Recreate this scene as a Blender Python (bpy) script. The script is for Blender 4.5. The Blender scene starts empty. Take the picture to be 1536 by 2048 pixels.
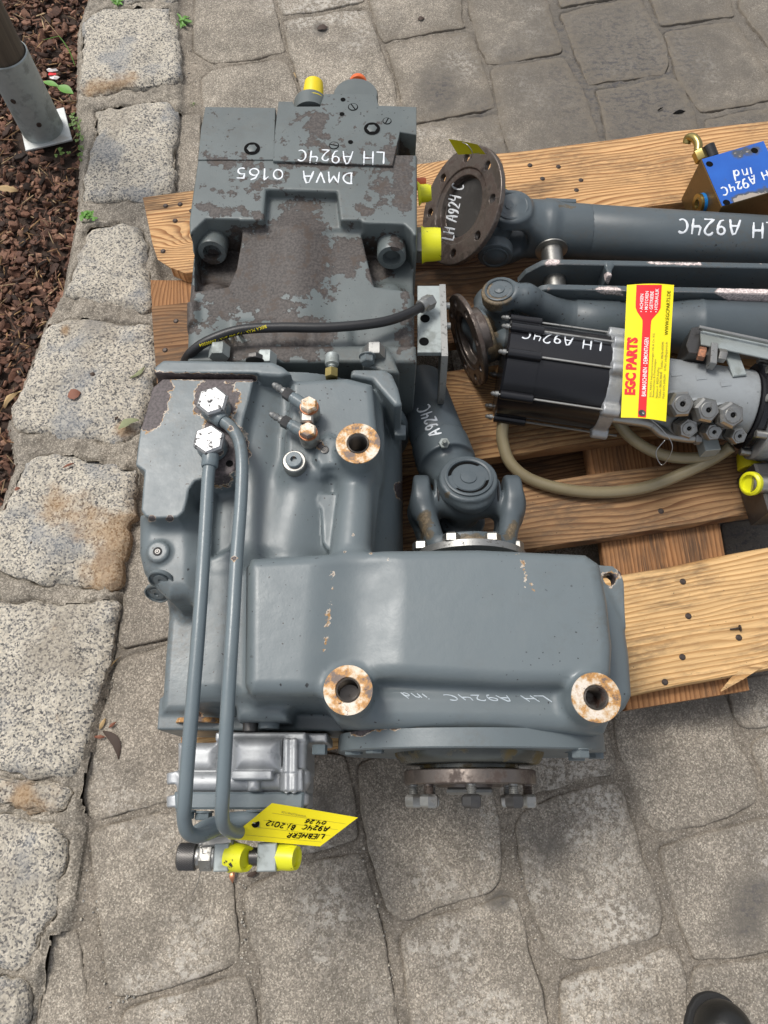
import bpy, math, random
import numpy as np
from mathutils import Vector, Matrix
from mathutils.bvhtree import BVHTree
random.seed(7); RNG = np.random.RandomState(7)
# ------------------------------------------------------------ camera, world, sun, exposure
sc = bpy.context.scene
H = 1.5                       # eye height of the photographer
F = 1479.0                    # focal length in pixels of the 1536 x 2048 photograph
TH = math.atan((1600 - 1024) / F)
cd = bpy.data.cameras.new('camera'); cam = bpy.data.objects.new('camera', cd)
sc.collection.objects.link(cam); sc.camera = cam
cam.location = (0, 0, H); cam.rotation_euler = (TH, 0, 0)
cd.sensor_fit = 'VERTICAL'; cd.sensor_height = 36; cd.lens = F / 2048 * 36
cd.clip_start = 0.02; cd.clip_end = 500
SUN_EL, SUN_AZ = math.radians(62), math.radians(-50)   # azimuth from +Y towards +X
w = bpy.data.worlds.new('World'); sc.world = w; w.use_nodes = True
nt = w.node_tree; bg = nt.nodes['Background']
sky = nt.nodes.new('ShaderNodeTexSky'); sky.sky_type = 'NISHITA'; sky.sun_disc = False
sky.sun_elevation = SUN_EL; sky.sun_rotation = SUN_AZ
sky.air_density = 1.0; sky.dust_density = 3.0
hs = nt.nodes.new('ShaderNodeHueSaturation'); hs.inputs['Saturation'].default_value = 0.32
nt.links.new(sky.outputs[0], hs.inputs['Color']); nt.links.new(hs.outputs[0], bg.inputs['Color'])
bg.inputs['Strength'].default_value = 0.12
sl = bpy.data.lights.new('sun', 'SUN'); sl.energy = 1.5; sl.angle = math.radians(16); sl.color = (1, .96, .9)
so = bpy.data.objects.new('sun', sl); sc.collection.objects.link(so)
sd = Vector((math.sin(SUN_AZ) * math.cos(SUN_EL), math.cos(SUN_AZ) * math.cos(SUN_EL), math.sin(SUN_EL)))
so.rotation_euler = sd.to_track_quat('Z', 'Y').to_euler()
sc.view_settings.view_transform = 'Standard'; sc.view_settings.look = 'None'
sc.view_settings.exposure = 0.45; sc.view_settings.gamma = 1; sc.view_settings.use_curve_mapping = False

# ------------------------------------------------------------ measuring: pixel of the photograph -> point at height z
CX, CY = math.cos(TH), math.sin(TH)
def ray(px, py):
    x = (px - 768) / F; y = (1024 - py) / F
    return Vector((x, y * CX + CY, y * CY - CX))
def W(px, py, z):
    d = ray(px, py); t = (z - H) / d.z
    return Vector((d.x * t, d.y * t, z))
def proj(P):
    P = np.asarray(P); X = P[:, 0]; Y = P[:, 1]; Z = P[:, 2] - H
    yc = Y * CX + Z * CY; zc = Y * CY - Z * CX
    return 768 + F * X / zc, 1024 - F * yc / zc
def S(n, z, py=1000):         # length of n pixels at height z near row py
    return n * (H - z) / -ray(768, py).z / F
def V(*a): return Vector(a)

# ------------------------------------------------------------ noise
def _h(ix, iy, iz, seed):
    n = (ix * 374761393 + iy * 668265263 + iz * 2147483647 + seed * 974634777) & 0xffffffff
    n = ((n ^ (n >> 13)) * 1274126177) & 0xffffffff
    return ((n ^ (n >> 16)) & 0xffff) / 65535.0
def noise2(x, y, s, seed=0):
    x = np.asarray(x) / s; y = np.asarray(y) / s
    ix = np.floor(x).astype(np.int64); iy = np.floor(y).astype(np.int64)
    fx = x - ix; fy = y - iy; fx = fx * fx * (3 - 2 * fx); fy = fy * fy * (3 - 2 * fy)
    z = np.zeros_like(ix)
    a = _h(ix, iy, z, seed); b = _h(ix + 1, iy, z, seed); c = _h(ix, iy + 1, z, seed); d = _h(ix + 1, iy + 1, z, seed)
    return (a * (1 - fx) + b * fx) * (1 - fy) + (c * (1 - fx) + d * fx) * fy - 0.5
def fbm(x, y, s, seed=0, o=3):
    r = 0; a = 1.0
    for i in range(o): r = r + a * noise2(x, y, s, seed + i * 17); a *= .5; s *= .5
    return r
def sdpoly(x, y, P):
    P = np.asarray(P, float); d = np.full(np.shape(x), 1e9); ins = np.zeros(np.shape(x), bool)
    n = len(P)
    for i in range(n):
        ax, ay = P[i]; bx, by = P[(i + 1) % n]; ex, ey = bx - ax, by - ay
        wx, wy = x - ax, y - ay
        t = np.clip((wx * ex + wy * ey) / (ex * ex + ey * ey + 1e-12), 0, 1)
        d = np.minimum(d, (wx - ex * t) ** 2 + (wy - ey * t) ** 2)
        c = (ay > y) != (by > y)
        if abs(ey) > 1e-12: ins ^= c & (x < ex * (y - ay) / ey + ax)
    d = np.sqrt(d); return np.where(ins, -d, d)
def wpoly(pp, z): return [tuple(W(a, b, z)[:2]) for a, b in pp]

# ------------------------------------------------------------ objects
COL = sc.collection
def mesh_obj(name, vs, fs, mat, parent=None, angle=35, normals=None):
    me = bpy.data.meshes.new(name)
    if isinstance(vs, np.ndarray):
        me.vertices.add(len(vs)); me.vertices.foreach_set('co', vs.astype(np.float32).ravel())
        me.loops.add(len(fs) * 4); me.loops.foreach_set('vertex_index', fs.astype(np.int32).ravel())
        me.polygons.add(len(fs)); me.polygons.foreach_set('loop_start', np.arange(len(fs), dtype=np.int32) * 4)
        me.update(calc_edges=True); me.validate()
    else:
        me.from_pydata([tuple(v) for v in vs], [], fs); me.update()
    me.materials.append(mat)
    if angle:
        me.shade_smooth()
        if angle < 180 and normals is None: me.set_sharp_from_angle(angle=math.radians(angle))
    if normals is not None and len(normals) == len(me.vertices): me.normals_split_custom_set_from_vertices(normals.tolist())
    o = bpy.data.objects.new(name, me); COL.objects.link(o)
    if parent is not None: attach(o, parent)
    return o
def attach(o, parent):
    o.parent = parent; L = Vector((0, 0, 0)); p = parent
    while p is not None: L += p.location; p = p.parent
    o.location = Vector(o.location) - L
def tag(o, label=None, cat=None, group=None, kind=None):
    if label: o['label'] = label
    if cat: o['category'] = cat
    if group: o['group'] = group
    if kind: o['kind'] = kind
    return o
def thing(name, loc, label, cat, group=None):
    o = bpy.data.objects.new(name, None); COL.objects.link(o); o.location = loc; o.empty_display_size = .05
    return tag(o, label, cat, group)
class G:
    """collects shapes of one mesh"""
    def __init__(s): s.v = []; s.f = []
    def add(s, vs, fs):
        n = len(s.v); s.v += [Vector(v) for v in vs]; s.f += [tuple(i + n for i in f) for f in fs]; return s
    def lathe(s, a, ax, prof, seg=24, ph=0.0, close=True):
        ax = Vector(ax).normalized(); a = Vector(a)
        u = ax.orthogonal().normalized() if abs(ax.z) < .9 else Vector((1, 0, 0))
        if abs(ax.z) < .9:
            u = (Vector((0, 0, 1)) - ax * ax.z).normalized()
        u = (u - ax * u.dot(ax)).normalized(); v = ax.cross(u)
        vs = []; fs = []
        for r, h in prof:
            for i in range(seg):
                t = ph + 2 * math.pi * i / seg
                vs.append(a + ax * h + (u * math.cos(t) + v * math.sin(t)) * r)
        for k in range(len(prof) - 1):
            for i in range(seg):
                j = (i + 1) % seg
                fs.append((k * seg + i, k * seg + j, (k + 1) * seg + j, (k + 1) * seg + i))
        if close:
            fs.append(tuple(range(seg))[::-1]); m = (len(prof) - 1) * seg; fs.append(tuple(m + i for i in range(seg)))
        return s.add(vs, fs)
    def cyl(s, a, b, r, seg=24, bev=None):
        a = Vector(a); b = Vector(b); L = (b - a).length; bev = min(r, L) * .12 if bev is None else bev
        return s.lathe(a, b - a, [(r - bev, 0), (r, bev), (r, L - bev), (r - bev, L)], seg)
    def hex(s, a, b, r, ph=0.0):
        a = Vector(a); b = Vector(b); L = (b - a).length; e = min(.1 * r, .3 * L)
        return s.lathe(a, b - a, [(r * .93, 0), (r, e), (r, L - e), (r * .9, L)], 6, ph)
    def tube(s, pts, r, seg=14, sub=8, cap=True):
        P = cat(pts, sub); n = len(P); rad = r if callable(r) else (lambda t: r)
        T = [(P[min(i + 1, n - 1)] - P[max(i - 1, 0)]).normalized() for i in range(n)]
        u = T[0].orthogonal().normalized(); vs = []; fs = []
        for i in range(n):
            u = (u - T[i] * u.dot(T[i])).normalized(); v = T[i].cross(u); rr = rad(i / (n - 1))
            for k in range(seg):
                t = 2 * math.pi * k / seg; vs.append(P[i] + (u * math.cos(t) + v * math.sin(t)) * rr)
        for i in range(n - 1):
            for k in range(seg):
                l = (k + 1) % seg; fs.append((i * seg + k, i * seg + l, (i + 1) * seg + l, (i + 1) * seg + k))
        if cap: fs.append(tuple(range(seg))[::-1]); fs.append(tuple((n - 1) * seg + k for k in range(seg)))
        return s.add(vs, fs)
    def prism(s, poly, z0, z1, bev=.0015, taper=0.0):
        """poly: world xy; bevelled top"""
        P = [Vector((p[0], p[1])) for p in poly]; n = len(P)
        ar = sum(P[i].x * P[(i + 1) % n].y - P[(i + 1) % n].x * P[i].y for i in range(n))
        if ar < 0: P.reverse()
        def off(d):
            out = []
            for i in range(n):
                e0 = (P[i] - P[i - 1]).normalized(); e1 = (P[(i + 1) % n] - P[i]).normalized()
                n0 = Vector((e0.y, -e0.x)); n1 = Vector((e1.y, -e1.x)); m = n0 + n1
                if m.length < 1e-6: m = n0
                m.normalize(); out.append(P[i] + m * (d / max(.35, m.dot(n0))))
            return out
        rings = [(taper * (z1 - z0), z0), (0, z1 - bev), (-bev, z1)]
        vs = []; fs = []
        for d, z in rings: vs += [(q.x, q.y, z) for q in off(d)]
        for k in range(2):
            for i in range(n): j = (i + 1) % n; fs.append((k * n + i, k * n + j, (k + 1) * n + j, (k + 1) * n + i))
        fs.append(tuple(range(n))[::-1]); fs.append(tuple(2 * n + i for i in range(n)))
        return s.add(vs, fs)
    def box(s, c, ax, ay, sx, sy, sz, bev=.001):
        """box centred at c, axes ax, ay and their cross, with bevelled edges"""
        ax = Vector(ax).normalized(); ay = Vector(ay); ay = (ay - ax * ay.dot(ax)).normalized(); az = ax.cross(ay); c = Vector(c)
        hx, hy, hz = sx / 2, sy / 2, sz / 2; b = min(bev, hx * .5, hy * .5, hz * .5)
        rings = [(hx - b, hy - b, -hz), (hx, hy, -hz + b), (hx, hy, hz - b), (hx - b, hy - b, hz)]
        vs = []
        for a_, b_, z in rings:
            for q, r in ((-1, -1), (1, -1), (1, 1), (-1, 1)): vs.append(c + ax * a_ * q + ay * b_ * r + az * z)
        fs = [(3, 2, 1, 0), (12, 13, 14, 15)]
        for k in range(3):
            for i in range(4): j = (i + 1) % 4; fs.append((k * 4 + i, k * 4 + j, k * 4 + 4 + j, k * 4 + 4 + i))
        return s.add(vs, fs)
    def obj(s, name, mat, parent=None, angle=35): return mesh_obj(name, s.v, s.f, mat, parent, angle)
def cat(pts, sub=8):
    P = [Vector(p) for p in pts]
    if len(P) == 2: return [P[0].lerp(P[1], i / 2) for i in range(3)]
    Q = [P[0] * 2 - P[1]] + P + [P[-1] * 2 - P[-2]]; out = []
    for i in range(1, len(Q) - 2):
        a, b, c, d = Q[i - 1:i + 3]
        for k in range(sub):
            t = k / sub
            out.append(.5 * ((2 * b) + (c - a) * t + (2 * a - 5 * b + 4 * c - d) * t * t + (3 * b - a - 3 * c + d) * t ** 3))
    return out + [P[-1]]

# ------------------------------------------------------------ cast metal: signed distance volume -> surface
class Vol:
    def __init__(s, lo, hi, h):
        s.h = h; s.lo = np.array(lo, float); n = np.ceil((np.array(hi) - s.lo) / h).astype(int) + 1
        s.x = s.lo[0] + h * np.arange(n[0]); s.y = s.lo[1] + h * np.arange(n[1]); s.z = s.lo[2] + h * np.arange(n[2])
        s.d = np.full(n, .05, np.float32)
    def _sl(s, lo, hi, m):
        r = []
        for ax, a, b in zip((s.x, s.y, s.z), lo, hi):
            i = max(0, int(np.searchsorted(ax, a - m)) - 1); j = min(len(ax), int(np.searchsorted(ax, b + m)) + 1); r.append(slice(i, max(i + 1, j)))
        return tuple(r)
    def _op(s, sl, d, k, cut):
        a = s.d[sl]; d = d.astype(np.float32)
        if cut:
            d = -d; m = np.maximum(a, d)
            if k: q = np.maximum(k - np.abs(a - d), 0) / k; m = m + q * q * k * .25
        else:
            m = np.minimum(a, d)
            if k: q = np.maximum(k - np.abs(a - d), 0) / k; m = m - q * q * k * .25
        s.d[sl] = m
    def prism(s, pp, z, z0, rnd=.003, k=.008, taper=0, cut=False, world=False, zr=None):
        P = pp if world else wpoly(pp, z if zr is None else zr); xs = [p[0] for p in P]; ys = [p[1] for p in P]
        e = abs(taper) * (z - z0)
        sl = s._sl((min(xs) - e, min(ys) - e, z0), (max(xs) + e, max(ys) + e, z), k + .012)
        X, Y = np.meshgrid(s.x[sl[0]], s.y[sl[1]], indexing='ij')
        d2 = sdpoly(X, Y, P)[:, :, None]; Z = s.z[sl[2]][None, None, :]
        d2 = d2 - taper * (z - Z); dz = np.abs(Z - (z + z0) / 2) - (z - z0) / 2
        a = d2 + rnd; b = dz + rnd
        d = np.minimum(np.maximum(a, b), 0) + np.sqrt(np.maximum(a, 0) ** 2 + np.maximum(b, 0) ** 2) - rnd
        s._op(sl, d, k, cut); return s
    def cyl(s, a, b, r, rnd=.003, k=.008, r2=None, cut=False):
        a = np.array(a); b = np.array(b); R = max(r, r2 or r); lo = np.minimum(a, b) - R; hi = np.maximum(a, b) + R
        sl = s._sl(lo, hi, k + .01)
        X, Y, Z = np.meshgrid(s.x[sl[0]], s.y[sl[1]], s.z[sl[2]], indexing='ij', sparse=True)
        ax = b - a; L = np.linalg.norm(ax); ax = ax / L
        t = (X - a[0]) * ax[0] + (Y - a[1]) * ax[1] + (Z - a[2]) * ax[2]
        q = np.sqrt(np.maximum((X - a[0]) ** 2 + (Y - a[1]) ** 2 + (Z - a[2]) ** 2 - t * t, 0))
        rr = r if r2 is None else r + (r2 - r) * np.clip(t / L, 0, 1)
        u = q - rr + rnd; v = np.abs(t - L / 2) - L / 2 + rnd
        d = np.minimum(np.maximum(u, v), 0) + np.sqrt(np.maximum(u, 0) ** 2 + np.maximum(v, 0) ** 2) - rnd
        s._op(sl, d, k, cut); return s
    def cap(s, a, b, r, r2=None, k=.01, cut=False):
        a = np.array(a); b = np.array(b); r2 = r if r2 is None else r2; R = max(r, r2)
        sl = s._sl(np.minimum(a, b) - R, np.maximum(a, b) + R, k + .01)
        X, Y, Z = np.meshgrid(s.x[sl[0]], s.y[sl[1]], s.z[sl[2]], indexing='ij', sparse=True)
        e = b - a; t = np.clip(((X - a[0]) * e[0] + (Y - a[1]) * e[1] + (Z - a[2]) * e[2]) / (e @ e + 1e-12), 0, 1)
        d = np.sqrt((X - a[0] - e[0] * t) ** 2 + (Y - a[1] - e[1] * t) ** 2 + (Z - a[2] - e[2] * t) ** 2) - (r + (r2 - r) * t)
        s._op(sl, d, k, cut); return s
    def box(s, c, ax, ay, size, rnd=.003, k=.006, cut=False):
        ax = Vector(ax).normalized(); ay = Vector(ay); ay = (ay - ax * ay.dot(ax)).normalized(); az = ax.cross(ay)
        hs_ = [q / 2 for q in size]; R = math.sqrt(sum(q * q for q in hs_)); c = np.array(c)
        sl = s._sl(c - R, c + R, k + .004)
        X, Y, Z = np.meshgrid(s.x[sl[0]], s.y[sl[1]], s.z[sl[2]], indexing='ij', sparse=True)
        X = X - c[0]; Y = Y - c[1]; Z = Z - c[2]; q = []
        for v, hh in zip((ax, ay, az), hs_): q.append(np.abs(X * v.x + Y * v.y + Z * v.z) - hh + rnd)
        d = np.sqrt(sum(np.maximum(u, 0) ** 2 for u in q)) + np.minimum(np.maximum(np.maximum(q[0], q[1]), q[2]), 0) - rnd
        s._op(sl, d, k, cut); return s
    def surface(s):
        f = s.d.copy(); f[0] = f[-1] = .05; f[:, 0] = f[:, -1] = .05; f[:, :, 0] = f[:, :, -1] = .05
        ins = f < 0; nx, ny, nz = f.shape
        c = np.zeros((nx - 1, ny - 1, nz - 1), np.int8)
        for a in (0, 1):
            for b in (0, 1):
                for e in (0, 1): c += ins[a:nx - 1 + a, b:ny - 1 + b, e:nz - 1 + e]
        I = np.argwhere((c > 0) & (c < 8)); idx = np.full(c.shape, -1, np.int32); idx[I[:, 0], I[:, 1], I[:, 2]] = np.arange(len(I))
        co = [(a, b, e) for a in (0, 1) for b in (0, 1) for e in (0, 1)]
        val = {q: f[I[:, 0] + q[0], I[:, 1] + q[1], I[:, 2] + q[2]] for q in co}
        acc = np.zeros((len(I), 3)); cnt = np.zeros(len(I)); g = np.zeros((len(I), 3))
        for q in co:
            for ax in range(3):
                if q[ax] == 0:
                    r = list(q); r[ax] = 1; r = tuple(r); a = val[q]; b = val[r]; g[:, ax] += b - a
                    m = (a < 0) != (b < 0); t = np.where(m, a / np.where(m, a - b, 1), 0)
                    p = np.array(q, float)[None, :].repeat(len(I), 0); p[:, ax] += t
                    acc += p * m[:, None]; cnt += m
        v = s.lo + s.h * (I + acc / cnt[:, None]); g /= np.linalg.norm(g, axis=1)[:, None] + 1e-9
        F_ = []
        for ax in range(3):
            o1, o2 = [(1, 2), (2, 0), (0, 1)][ax]
            a = [slice(1, -1)] * 3; b = [slice(1, -1)] * 3; a[ax] = slice(0, -1); b[ax] = slice(1, None)
            A = ins[tuple(a)]; B = ins[tuple(b)]; E = np.argwhere(A != B)
            flip = A[E[:, 0], E[:, 1], E[:, 2]]
            E = E + 1; E[:, ax] -= 1
            def ci(d1, d2):
                Q = E.copy(); Q[:, o1] -= d1; Q[:, o2] -= d2; return idx[Q[:, 0], Q[:, 1], Q[:, 2]]
            q = np.stack([ci(1, 1), ci(0, 1), ci(0, 0), ci(1, 0)], 1)
            q[~flip] = q[~flip][:, ::-1]; F_.append(q)
        return v, np.concatenate(F_), g
    def obj(s, name, mat, parent=None, wear=None, base=0.0, smooth=1):
        v, f, g = s.surface()
        o = mesh_obj(name, v, f, mat, parent, angle=180, normals=g)
        setwear(o, wear, base); return o
def setwear(o, wear, base=0.0):
    """how far the paint has gone, per vertex: blobs and strokes (x, y, r, amount[, x2, y2]) read off the photograph"""
    me = o.data; n = len(me.vertices); co = np.empty(n * 3, np.float32); me.vertices.foreach_get('co', co); co = co.reshape(-1, 3)
    px, py = proj(co); wv = np.full(n, base, np.float32)
    for b in (wear or []):
        x, y, r, a = b[:4]; x2, y2 = b[4:6] if len(b) > 4 else (x, y)
        e = (x2 - x) ** 2 + (y2 - y) ** 2 + 1e-9; t = np.clip(((px - x) * (x2 - x) + (py - y) * (y2 - y)) / e, 0, 1)
        d = np.hypot(px - x - (x2 - x) * t, py - y - (y2 - y) * t)
        k = np.clip(1 - d / r, -1, 1) * .5 + .5; wv = np.maximum(wv, a * np.clip(k * 1.0, 0, 1))
    at = me.attributes.new('wear', 'FLOAT', 'POINT'); at.data.foreach_set('value', wv)
def bvh(*objs):
    vs = []; fs = []
    for o in objs:
        n = len(vs); vs += [v.co.copy() for v in o.data.vertices]; fs += [tuple(i + n for i in p.vertices) for p in o.data.polygons]
    return BVHTree.FromPolygons(vs, fs)
def hit(T, px, py, zf=.3):
    d = ray(px, py).normalized(); r = T.ray_cast(Vector((0, 0, H)), d)
    return (r[0], r[1]) if r[0] is not None else (W(px, py, zf), Vector((0, 0, 1)))
# ------------------------------------------------------------ materials
class NT:
    def __init__(s, name):
        s.m = bpy.data.materials.new(name); s.m.use_nodes = True; s.t = s.m.node_tree; s.b = s.t.nodes['Principled BSDF']
        s.co = s.t.nodes.new('ShaderNodeTexCoord').outputs['Object']
    def n(s, k, **kw):
        x = s.t.nodes.new(k)
        for a, b in kw.items(): setattr(x, a, b)
        return x
    def put(s, sock, v):
        if isinstance(v, bpy.types.NodeSocket): s.t.links.new(v, sock)
        elif sock.type == 'RGBA': sock.default_value = (*v, 1) if isinstance(v, (tuple, list)) else (v, v, v, 1)
        else: sock.default_value = v
    def map(s, scale=(1, 1, 1), loc=(0, 0, 0), rot=(0, 0, 0), co=None):
        x = s.n('ShaderNodeMapping'); s.put(x.inputs['Vector'], co or s.co)
        x.inputs['Scale'].default_value = scale; x.inputs['Location'].default_value = loc; x.inputs['Rotation'].default_value = rot
        return x.outputs[0]
    def noise(s, scale, detail=3, rough=.55, co=None, dist=0):
        x = s.n('ShaderNodeTexNoise'); s.put(x.inputs['Vector'], co or s.co)
        x.inputs['Scale'].default_value = scale; x.inputs['Detail'].default_value = detail; x.inputs['Roughness'].default_value = rough; x.inputs['Distortion'].default_value = dist
        return x.outputs['Fac']
    def vor(s, scale, co=None, out='Color', feature='F1', rnd=1):
        x = s.n('ShaderNodeTexVoronoi', feature=feature); s.put(x.inputs['Vector'], co or s.co); x.inputs['Scale'].default_value = scale; x.inputs['Randomness'].default_value = rnd
        return x.outputs[out]
    def ramp(s, v, stops, interp='LINEAR'):
        x = s.n('ShaderNodeValToRGB'); s.put(x.inputs[0], v); r = x.color_ramp; r.interpolation = interp
        while len(r.elements) < len(stops): r.elements.new(.5)
        for e, (p, c) in zip(r.elements, stops): e.position = p; e.color = (*c, 1) if isinstance(c, (tuple, list)) else (c, c, c, 1)
        return x.outputs[0]
    def mix(s, f, a, b, mode='MIX'):
        x = s.n('ShaderNodeMix', data_type='RGBA', blend_type=mode); s.put(x.inputs[0], f); s.put(x.inputs[6], a); s.put(x.inputs[7], b); return x.outputs[2]
    def math(s, op, a, b=0.0, c=0.0, clamp=False):
        x = s.n('ShaderNodeMath', operation=op, use_clamp=clamp)
        for i, v in enumerate((a, b, c)):
            s.put(x.inputs[i], v)
        return x.outputs[0]
    def step(s, v, a, b): 
        x = s.n('ShaderNodeMapRange', interpolation_type='SMOOTHSTEP'); s.put(x.inputs[0], v); x.inputs[1].default_value = a; x.inputs[2].default_value = b; return x.outputs[0]
    def attr(s, n): x = s.n('ShaderNodeAttribute', attribute_name=n); return x
    def bump(s, h, strength=.3, dist=.001, prev=None):
        x = s.n('ShaderNodeBump'); s.put(x.inputs['Height'], h); x.inputs['Strength'].default_value = strength; x.inputs['Distance'].default_value = dist
        if prev: s.put(x.inputs['Normal'], prev)
        return x.outputs[0]
    def out(s, col, rough=.5, metal=0.0, normal=None, spec=None):
        s.put(s.b.inputs['Base Color'], col); s.put(s.b.inputs['Roughness'], rough); s.put(s.b.inputs['Metallic'], metal)
        if normal: s.put(s.b.inputs['Normal'], normal)
        if spec is not None: s.put(s.b.inputs['Specular IOR Level'], spec)
        return s.m
def paint(name, base=(.150, .182, .195), dark=(.062, .05, .05), rim=(.55, .47, .38), rimw=.035, rough=.36, amp=.5, nscale=60, speck=.73, metal_in=0.0, dirt=.25, rust=None, orange=.5):
    t = NT(name); w = t.attr('wear').outputs['Fac']
    n1 = t.noise(nscale, 6, .65); n2 = t.noise(6, 3); n3 = t.noise(230, 2)
    v = t.math('ADD', w, t.math('MULTIPLY', t.math('SUBTRACT', n1, .5), amp))
    m = t.step(v, .5, .51); mr = t.step(v, .5 - rimw, .51 - rimw)
    b = t.mix(t.math('MULTIPLY', t.step(n2, .35, .7), dirt), base, tuple(q * .72 for q in base))
    b = t.mix(t.math('MULTIPLY', t.step(t.noise(22, 4, .6), .5, .68), .3), b, tuple(q * (1.12 - .04 * i) for i, q in enumerate(base)))
    b = t.mix(t.math('MULTIPLY', t.math('MULTIPLY', t.step(t.noise(3.5, 5, .65, t.map(loc=(2, 7, 4))), .47, .66), t.step(t.noise(110, 4, .7), .40, .60)), .42), b, (.10, .088, .07))
    spk = t.math('MULTIPLY', t.step(t.noise(170, 1, .4), speck, speck + .02), t.step(t.noise(5, 2, .5, t.map(loc=(9, 1, 3))), .44, .56))
    b = t.mix(spk, b, (.02, .018, .018))
    dk = t.mix(t.step(n3, .35, .65), dark, tuple(min(1, q * 1.9) for q in dark))
    if rust: dk = t.mix(t.step(t.noise(35, 5, .7), .52, .62), dk, rust)
    c = t.mix(mr, b, t.mix(t.step(t.noise(90, 3), .45, .6), rim, (.36, .2, .07) if orange else rim)); c = t.mix(m, c, dk)
    r = t.mix(mr, t.math('ADD', t.math('ADD', t.math('MULTIPLY', n2, .22), t.math('MULTIPLY', t.noise(24, 5, .7), .26)), rough - .22), .6)
    nb = t.bump(t.noise(330, 3, .6), .16, .0006); nb = t.bump(t.noise(38, 4, .6), .17, .003, nb); nb = t.bump(t.math('MULTIPLY', m, -1), .6, .0008, nb)
    return t.out(c, r, t.math('MULTIPLY', m, metal_in), nb)
M = {}
M['paint'] = paint('grey_paint', base=(.142, .170, .180), rough=.37)
M['paint_pump'] = paint('worn_grey_paint', base=(.125, .146, .145), dark=(.046, .039, .035), rim=(.058, .051, .047), rimw=.03, amp=.9, nscale=45, rough=.42, dirt=.75, rust=(.062, .044, .033), orange=0)
M['paint_cardan'] = paint('dark_grey_paint', base=(.085, .105, .116), dark=(.10, .075, .045), rim=(.1, .085, .06), rimw=.08, rough=.4, speck=.7, dirt=.5, orange=0)
M['paint_light'] = paint('pale_grey_paint', base=(.28, .30, .31), rough=.35, speck=.76)
M['pipe'] = paint('pipe_paint', base=(.15, .185, .20), rough=.3, speck=.8, dirt=.2)
def metal(name, col, rough=.35, met=.9, dirtc=(.05, .045, .04), dirt=.5, scale=40, bump=.15, thr=.55):
    t = NT(name); n = t.noise(scale, 5, .65); n2 = t.noise(scale * 5, 3)
    m = t.math('MULTIPLY', t.step(n, thr, thr + .12), dirt)
    c = t.mix(m, t.mix(n2, tuple(q * .75 for q in col), col), dirtc)
    return t.out(c, t.mix(m, rough, .75), t.math('MULTIPLY', t.math('SUBTRACT', 1, m), met), t.bump(n2, bump, .0008))
M['steel'] = metal('bare_steel', (.42, .41, .38), .34)
M['zinc'] = metal('zinc_steel', (.36, .36, .345), .45, met=.8, dirt=.6, scale=90)
M['bright'] = metal('bright_bolt', (.52, .52, .52), .42, met=.75, dirt=.95, scale=120, thr=.52, dirtc=(.04, .04, .04))
M['alu'] = metal('cast_aluminium', (.49, .505, .515), .52, .6, dirt=.45, scale=30, dirtc=(.12, .135, .145), bump=.35)
M['rusty'] = metal('rusty_flange_steel', (.20, .17, .15), .36, .8, (.055, .036, .028), .85, 28, .3, .47)
M['darksteel'] = metal('dark_steel', (.12, .115, .11), .35, .8)
M['brass'] = metal('yellow_zinc', (.42, .33, .12), .3, .95, (.06, .05, .02), .5)
M['copper'] = metal('copper_washer', (.6, .27, .15), .35, .9)
M['oilysteel'] = metal('oily_steel', (.10, .105, .095), .22, .4, (.15, .10, .02), .8, 14, .1, .5)
def plain(name, col, rough=.5, spec=.5, var=.12, scale=30, bump=0, metal=0.0):
    t = NT(name); n = t.noise(scale, 4)
    c = t.mix(n, tuple(q * (1 - var) for q in col), tuple(min(1, q * (1 + var)) for q in col))
    return t.out(c, rough, metal, t.bump(t.noise(scale * 10, 2), bump, .0008) if bump else None, spec)
M['rubber'] = plain('black_rubber', (.018, .018, .019), .42, bump=.2)
M['blackplastic'] = plain('black_gloss_plastic', (.011, .011, .013), .22)
M['hose_clear'] = plain('tan_plastic_hose', (.24, .20, .12), .3, var=.35, scale=9)
M['cardyellow'] = plain('yellow_card', (.86, .72, .005), .6, var=.03)
M['cardshaded'] = plain('shaded_yellow_card', (.62, .55, .01), .6, var=.05)  # darker copy of the yellow card, shade put into its colour
M['red'] = plain('red_print', (.72, .012, .02), .6, var=.02)
M['black'] = plain('black_print_and_hole_shade', (.007, .007, .007), .8, .05)  # also flat dark shapes standing in for shade in holes, slots and gaps
M['greyprint'] = plain('grey_print', (.25, .21, .04), .6)
M['white'] = plain('white_print', (.85, .85, .82), .6, var=.02)
M['marker'] = plain('white_paint_marker', (.72, .75, .78), .45, var=.04)
M['silvermarker'] = plain('pale_paint_marker', (.5, .56, .6), .4, var=.1)
M['wire'] = metal('thin_wire', (.5, .5, .5), .35)
M['orange'] = plain('orange_plug', (.75, .14, .03), .4)
def capmat():
    t = NT('yellow_plastic_cap'); n = t.noise(55, 5, .7); m = t.step(n, .64, .68)
    return t.out(t.mix(m, t.mix(t.noise(8), (.62, .62, .012), (.80, .78, .02)), (.03, .03, .02)), .38, 0, t.bump(t.noise(40), .1, .002))
M['cap'] = capmat()
M['capyellow'] = plain('warm_yellow_cap', (.82, .62, .01), .4, var=.08)
def bossmat():
    t = NT('rusty_boss_face'); n = t.noise(38, 5, .7); n2 = t.noise(110, 4, .7)
    c = t.ramp(n, [(.38, (.16, .12, .10)), (.47, (.50, .25, .07)), (.54, (.62, .50, .36)), (.62, (.74, .66, .57)), (.75, (.45, .26, .10))])
    c = t.mix(t.step(n2, .62, .68), c, (.10, .06, .04))
    return t.out(c, .5, .15, t.bump(n2, .4, .001))
M['boss'] = bossmat()
M['bore'] = metal('threaded_bore', (.22, .2, .18), .35, .8, (.06, .02, .01), .9, 25)
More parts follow.
